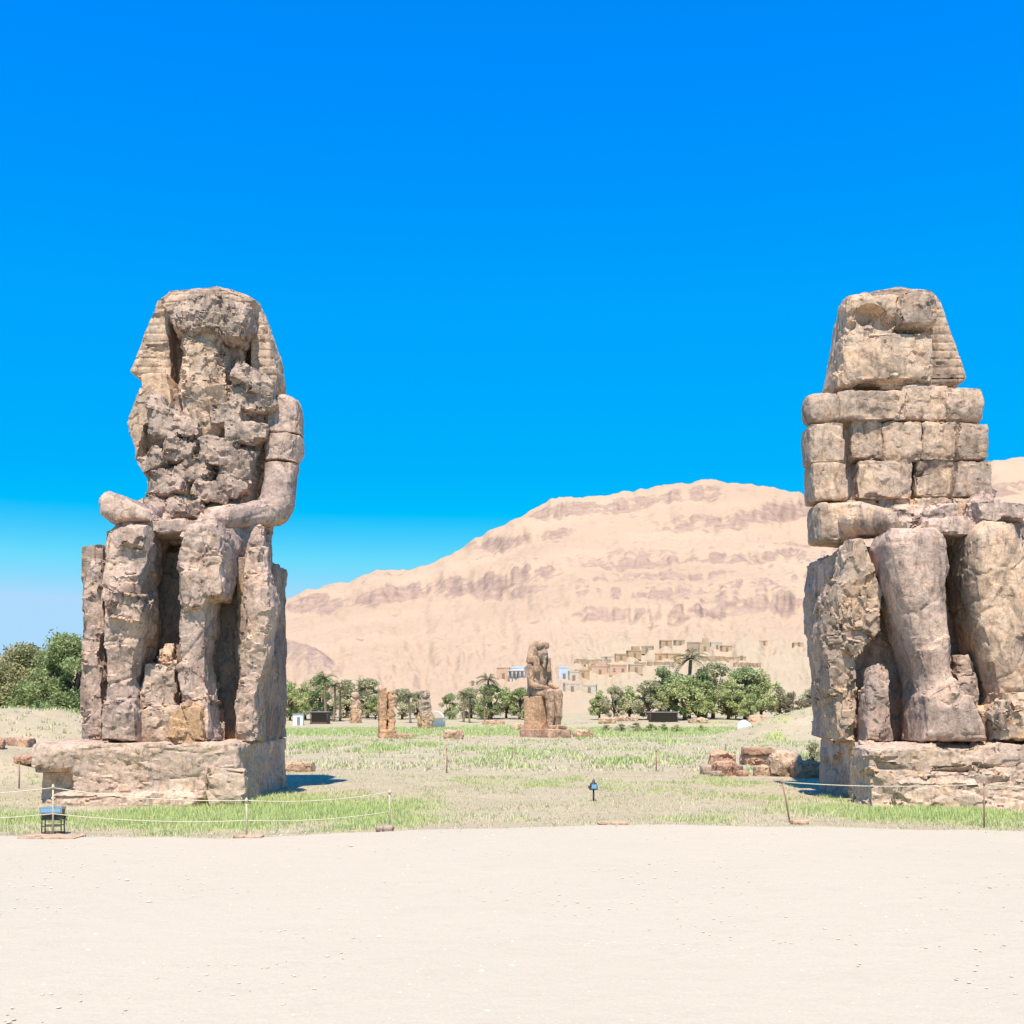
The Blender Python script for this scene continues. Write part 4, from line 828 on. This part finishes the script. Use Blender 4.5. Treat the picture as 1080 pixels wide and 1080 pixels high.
# grass: one object
def grass(name, n, xr, yr, hgt, wid, seed, thr=.15, nb=7):
    rs = np.random.default_rng(seed); u = rs.uniform(xr[0], xr[1], n); Y = rs.uniform(yr[0] ** .5, yr[1] ** .5, n) ** 2; X = u * Y
    g = green(X, Y); keep = (rs.uniform(size=n) < np.clip(g * 1.2 + thr, 0, 1)) & (Y > edge_y(X) - .3 - 1.1 * rs.uniform(size=n) ** 3)
    inA = (X > -16.5) & (X < -9.5) & (Y > 40.2) & (Y < 49.5); inB = (X > 12.5) & (X < 20) & (Y > 40.2) & (Y < 50.5)
    keep &= ~inA & ~inB
    X, Y, g = X[keep], Y[keep], g[keep]; Z = gz(X, Y); n = len(X)
    X = np.repeat(X, nb) + rs.normal(0, wid * 3.2, n * nb); Y = np.repeat(Y, nb) + rs.normal(0, wid * 3.2, n * nb); Z = np.repeat(Z, nb); g = np.repeat(g, nb)
    a = rs.uniform(0, 2 * math.pi, n * nb); h = hgt * rs.uniform(.4, 1.2, n * nb) * (.55 + .65 * g); ln = rs.uniform(.1, .8, n * nb) * h
    P = np.stack([X, Y, Z - .02], 1); d = np.stack([np.cos(a), np.sin(a), 0 * a], 1); s_ = np.stack([-np.sin(a), np.cos(a), 0 * a], 1) * wid
    tip = P + d * ln[:, None] + np.stack([0 * h, 0 * h, h], 1)
    V = np.stack([P - s_, P + s_, tip], 1).reshape(-1, 3); F = np.arange(len(V)).reshape(-1, 3)
    tone = np.repeat(np.clip(g * 1.25 + rs.normal(0, .2, len(g)), 0, 1), 3)
    o = link(name, mesh_np(name, V, F, M['grass_blades'], False, {'tone': tone})); o['kind'] = 'stuff'; return o
tag(grass('grass', 42000, (-.5, .5), (29.5, 64), .18, .014, 1, .2), 'dry and green grass growing round the pedestals', 'grass')
tag(grass('field_grass', 34000, (-.45, .42), (62, 215), .38, .05, 2, .1, 8), 'green crop strips and scrub in the far fields', 'grass')
# pebbles on the forecourt
rs = np.random.default_rng(5); V = []; F = []
for i in range(1500):
    Y = rs.uniform(11, 34); x = rs.uniform(-.5, .5) * Y; r = rs.uniform(.008, .03) * (2.0 if rs.uniform() < .04 else 1)
    c = np.array([x, Y, .035]); b0 = len(V)
    for k in range(6): a_ = k * math.pi / 3; V.append(c + np.array([math.cos(a_) * r * rs.uniform(.7, 1.3), math.sin(a_) * r * rs.uniform(.7, 1.3), 0]))
    V.append(c + np.array([0, 0, r * .6])); 
    for k in range(6): F.append((b0 + k, b0 + (k + 1) % 6, b0 + 6))
flat('pebble', (.62, .55, .47), .9, .2, 0, 5, .3); o = link('gravel', mesh_np('gravel', np.array(V), np.array(F), M['pebble'], False)); o['kind'] = 'stuff'; tag(o, 'loose pebbles scattered over the sandy forecourt', 'gravel')

# ================================================================== village and small structures
for nme, c in (('mud_ochre', (.50, .38, .27)), ('mud_tan', (.54, .43, .33)), ('mud_orange', (.56, .40, .26)), ('lime_white', (.60, .56, .52)), ('pale_blue', (.48, .55, .64)), ('mud_pink', (.62, .45, .36)), ('mud_grey', (.45, .38, .31))): flat(nme, c, .95, .1, 0, .6, .13)
flat('window_dark', (.27, .21, .165), .6, .3); flat('door_brown', (.24, .17, .12))
GH = 'houses of the hillside village'
def house(px, py, wpx, hpx, mat, label, seed, floors=1, rz=0., Y=None, upper=False, columns=False, group=GH, hill=True):
    rs = random.Random(seed)
    if hill: x, Y, z = on_hill(px, py)
    else: x = (px - 540) / FPX * Y; z = float(gz(np.array([x]), np.array([Y]))[0])
    w = wpx * Y / FPX; h = .85 * hpx * Y / FPX; d = max(w * .7, 3.5)
    T_ = thing('house', label, 'house', (x, Y, z - .4), rz, group)
    mb = MB(); mb.box((0, d / 2, h / 2 + .0), (w / 2, d / 2, h / 2 + .4), 0, .985, .05 * h * .3); link('wall', mb.me('wall', M[mat]), T_)
    mb = MB(); t_ = .18
    zz = h + .62
    for (cx, cy, hx, hy) in ((0, .1, w / 2 * .99, t_), (0, d - .1, w / 2 * .99, t_), (-w / 2 * .97, d / 2, t_, d / 2 - .3), (w / 2 * .97, d / 2, t_, d / 2 - .3)): mb.box((cx, cy, zz), (hx, hy, .26))
    link('parapet', mb.me('parapet', M[mat]), T_)
    n = max(1, int(w / 3.2)); fl = max(1, int(round(h / 3.4)))
    for f in range(fl):
        for i in range(n):
            wx = -w / 2 + w * (i + .5) / n + rs.uniform(-.25, .25); wz = .4 + h * (f + .55) / fl
            if f == 0 and i == n // 2:
                mb = MB(); mb.box((wx, -.03, 1.4), (.55, .10, 1.05)); dr = link('door', mb.me('door', M['door_brown']), T_)
            else:
                mb = MB(); mb.box((wx, -.03, wz), (.42, .10, .55)); wd = link('window', mb.me('window', M['window_dark']), T_)
                mb = MB(); mb.box((wx, -.10, wz - .62), (.52, .12, .05)); link('sill', mb.me('sill', M[mat]), wd)
    if columns:
        for i in range(5):
            mb = MB(); mb.tube([(-w / 2 + w * i / 4, -1.2, 0), (-w / 2 + w * i / 4, -1.2, h * .8)], .22, 8); link('column', mb.me('column', M['lime_white'], True), T_)
        mb = MB(); mb.box((0, -.7, h * .83), (w / 2 + .3, .8, .18)); link('porch_roof', mb.me('porch_roof', M['lime_white']), T_)
    if upper:
        mb = MB(); mb.box((w * .15, d * .55, h + 1.4), (w * .28, d * .3, 1.3), 0, .98); link('upper_room', mb.me('upper_room', M[mat]), T_)
H_ = [(531, 716, 14, 13, 'mud_pink', 'pink house at the left end of the village', 0, 0), (545, 717, 17, 14, 'pale_blue', 'pale blue house with white columns left of the distant colossus', 0, 1), (594, 717, 10, 14, 'pale_blue', 'pale blue house just right of the distant colossus', 0, 0), (605, 718, 10, 11, 'lime_white', 'white house right of the small blue one', 0, 0), (616, 716, 14, 9, 'mud_orange', 'orange house low in the village', 0, 0), (633, 712, 16, 10, 'mud_pink', 'pink brown house above the first green bush', 1, 0), (652, 711, 18, 10, 'mud_pink', 'long pinkish house below the steps', 0, 0), (672, 710, 14, 9, 'mud_tan', 'tan house above the olive trees', 0, 0),
      (604, 730, 16, 10, 'lime_white', 'white wall house low beside the distant colossus', 0, 0), (622, 731, 14, 9, 'lime_white', 'grey white house low behind the first bush', 0, 0), (640, 698, 9, 5, 'lime_white', 'small white house on the middle terrace', 0, 0), (655, 697, 12, 7, 'mud_ochre', 'ochre house on the middle terrace', 0, 0), (670, 694, 14, 8, 'mud_ochre', 'ochre house left of the orange wall', 1, 0), (683, 689, 12, 7, 'mud_grey', 'grey brown house above the ochre ones', 0, 0),
      (697, 697, 12, 8, 'mud_orange', 'left one of the two orange houses in the upper village', 0, 0), (711, 697, 14, 8, 'mud_orange', 'right one of the two orange houses in the upper village', 0, 0), (704, 682, 12, 6, 'mud_ochre', 'ochre house at the top of the village', 0, 0), (718, 681, 10, 6, 'mud_grey', 'grey house at the top of the village', 0, 0), (730, 689, 12, 12, 'mud_grey', 'tall grey house with a dark doorway', 0, 0), (743, 687, 11, 10, 'mud_tan', 'tan house right of the tall grey one', 1, 0), (756, 686, 12, 8, 'lime_white', 'pale house near the right end of the upper row', 0, 0), (768, 688, 11, 7, 'mud_tan', 'last tan house of the upper row', 0, 0), (782, 698, 10, 4, 'mud_tan', 'low tan house on the terraces at right', 0, 0),
      (806, 681, 8, 5, 'mud_pink', 'lone pinkish house right of the village', 0, 0), (842, 683, 10, 4, 'mud_tan', 'lone low house near the right colossus', 0, 0), (858, 684, 7, 4, 'mud_pink', 'tiny pink house touching the right colossus', 0, 0), (700, 708, 12, 6, 'lime_white', 'white house just above the dark trees', 0, 0), (498, 724, 8, 5, 'lime_white', 'small white house above the middle palms', 0, 0)]
for i, (px, py, w, h, mt, lb, up, co) in enumerate(H_): house(px, py, w, h, mt, lb, i, rz=R(((i * 37) % 30) - 15), upper=bool(up), columns=bool(co))
# terrace walls
flat('dry_stone', (.42, .33, .25), .95, .1, 0, .8, .35)
for i, (px, py, w, lb) in enumerate([(625, 700, 40, 'dry stone terrace wall at the left of the village'), (690, 703, 40, 'dry stone terrace wall under the orange houses'), (760, 697, 45, 'dry stone terrace wall under the upper row'), (788, 704, 30, 'lower terrace wall at the right of the village'), (640, 706, 40, 'lower terrace wall above the pink houses')]):
    T0 = on_hill(px, py); mb = MB(); n = 10
    for k in range(n):
        a = on_hill(px - w / 2 + w * k / n, py); mb.box((a[0] - T0[0] + w / n * .2, a[1] - T0[1], a[2] - T0[2] + .6), (w / n * T0[1] / FPX / 2 * 1.1, .5, 1.0 + .3 * random.random()), 0, .95, .1)
    tag(link('terrace_wall', mb.me('terrace_wall', M['dry_stone']), None, T0), lb, 'wall', 'terrace walls of the village')
# dark hut with awning, white canopy, white cabin, bench
def hut(px, Y, w, h, label):
    x = (px - 540) / FPX * Y; z = float(gz(np.array([x]), np.array([Y]))[0]); T_ = thing('hut', label, 'hut', (x, Y, z), 0)
    mb = MB(); mb.box((0, 1.5, h / 2), (w / 2, 1.5, h / 2)); link('wall', mb.me('wall', M['wood_dark']), T_)
    mb = MB(); mb.box((-.3, 1.2, h + .1), (w / 2 + .5, 2.2, .1)); link('roof', mb.me('roof', M['grey_metal']), T_)
    for sx in (-1, 1): mb = MB(); mb.tube([(sx * w / 2, -.8, 0), (sx * w / 2, -.8, h)], .08, 6); link('post', mb.me('post', M['wood_dark'], True), T_)
hut(700, 236, 5.6, 2.3, 'dark wooden hut with a flat roof under the trees')
hut(337, 232, 3.4, 2.4, 'small open shelter with a flat pale roof by the palms at left')
def canopy(px, Y, w, h, label):
    x = (px - 540) / FPX * Y; z = float(gz(np.array([x]), np.array([Y]))[0]); T_ = thing('canopy', label, 'canopy', (x, Y, z), 0)
    mb = MB(); nseg = 10
    for k in range(nseg + 1):
        a = math.pi * k / nseg
        for y in (0, 3.5): mb.v.append((-math.cos(a) * w / 2, y, h * .55 + math.sin(a) * h * .45))
    for k in range(nseg): mb.f.append((2 * k, 2 * k + 2, 2 * k + 3, 2 * k + 1))
    c_ = link('cover', mb.me('cover', M['white'], True), T_); md = c_.modifiers.new('t', 'SOLIDIFY'); md.thickness = .06
    for sx in (-1, 1):
        for y in (0.1, 3.4): mb = MB(); mb.tube([(sx * w / 2, y, 0), (sx * w / 2, y, h * .56)], .06, 6); link('post', mb.me('post', M['grey_metal'], True), T_)
    mb = MB(); mb.box((0, 3.45, h * .3), (w / 2 - .1, .04, h * .28)); link('back_wall', mb.me('back_wall', M['white']), T_)
canopy(457, 205, 3.8, 3.1, 'white rounded canopy right of the worn seated figure')
o = None
T_ = thing('cabin', 'small white cabin beside the left colossus in the background', 'cabin', ((314 - 540) / FPX * 225, 225, .2), 0); T_.scale = (.8, .8, .8)
mb = MB(); mb.box((0, 1, 1.4), (1.2, 1, 1.4)); link('wall', mb.me('wall', M['white']), T_); mb = MB(); mb.box((0, 1, 2.87), (1.4, 1.2, .07)); link('roof', mb.me('roof', M['grey_metal']), T_); mb = MB(); mb.box((.2, -.02, 1.1), (.4, .05, 1.0)); link('door', mb.me('door', M['grey_metal']), T_)

# light balance put into base colours: scaled for exposure, warmed against blue sky
for m in bpy.data.materials:
    if not m.use_nodes: continue
    t = m.node_tree; b = t.nodes.get('Principled BSDF')
    if not b: continue
    sk = b.inputs['Base Color']; light_tint = (1.05, .965, .915) if any(k in m.name for k in ('quartz', 'pedestal', 'sandstone', 'block')) else (.86, .80, .72)
    if m.name.startswith(('leaf', 'palm_leaf', 'grass')): continue
    if m.name in ('window_dark', 'door_brown', 'dark_metal', 'sky_reflection_glass', 'grey_metal', 'white_cloth', 'pale_blue'): continue
    src = sk.links[0].from_socket if sk.is_linked else tuple(sk.default_value)[:3]
    t.links.new(mixc(t, 1.0, src, light_tint, 'MULTIPLY'), sk)
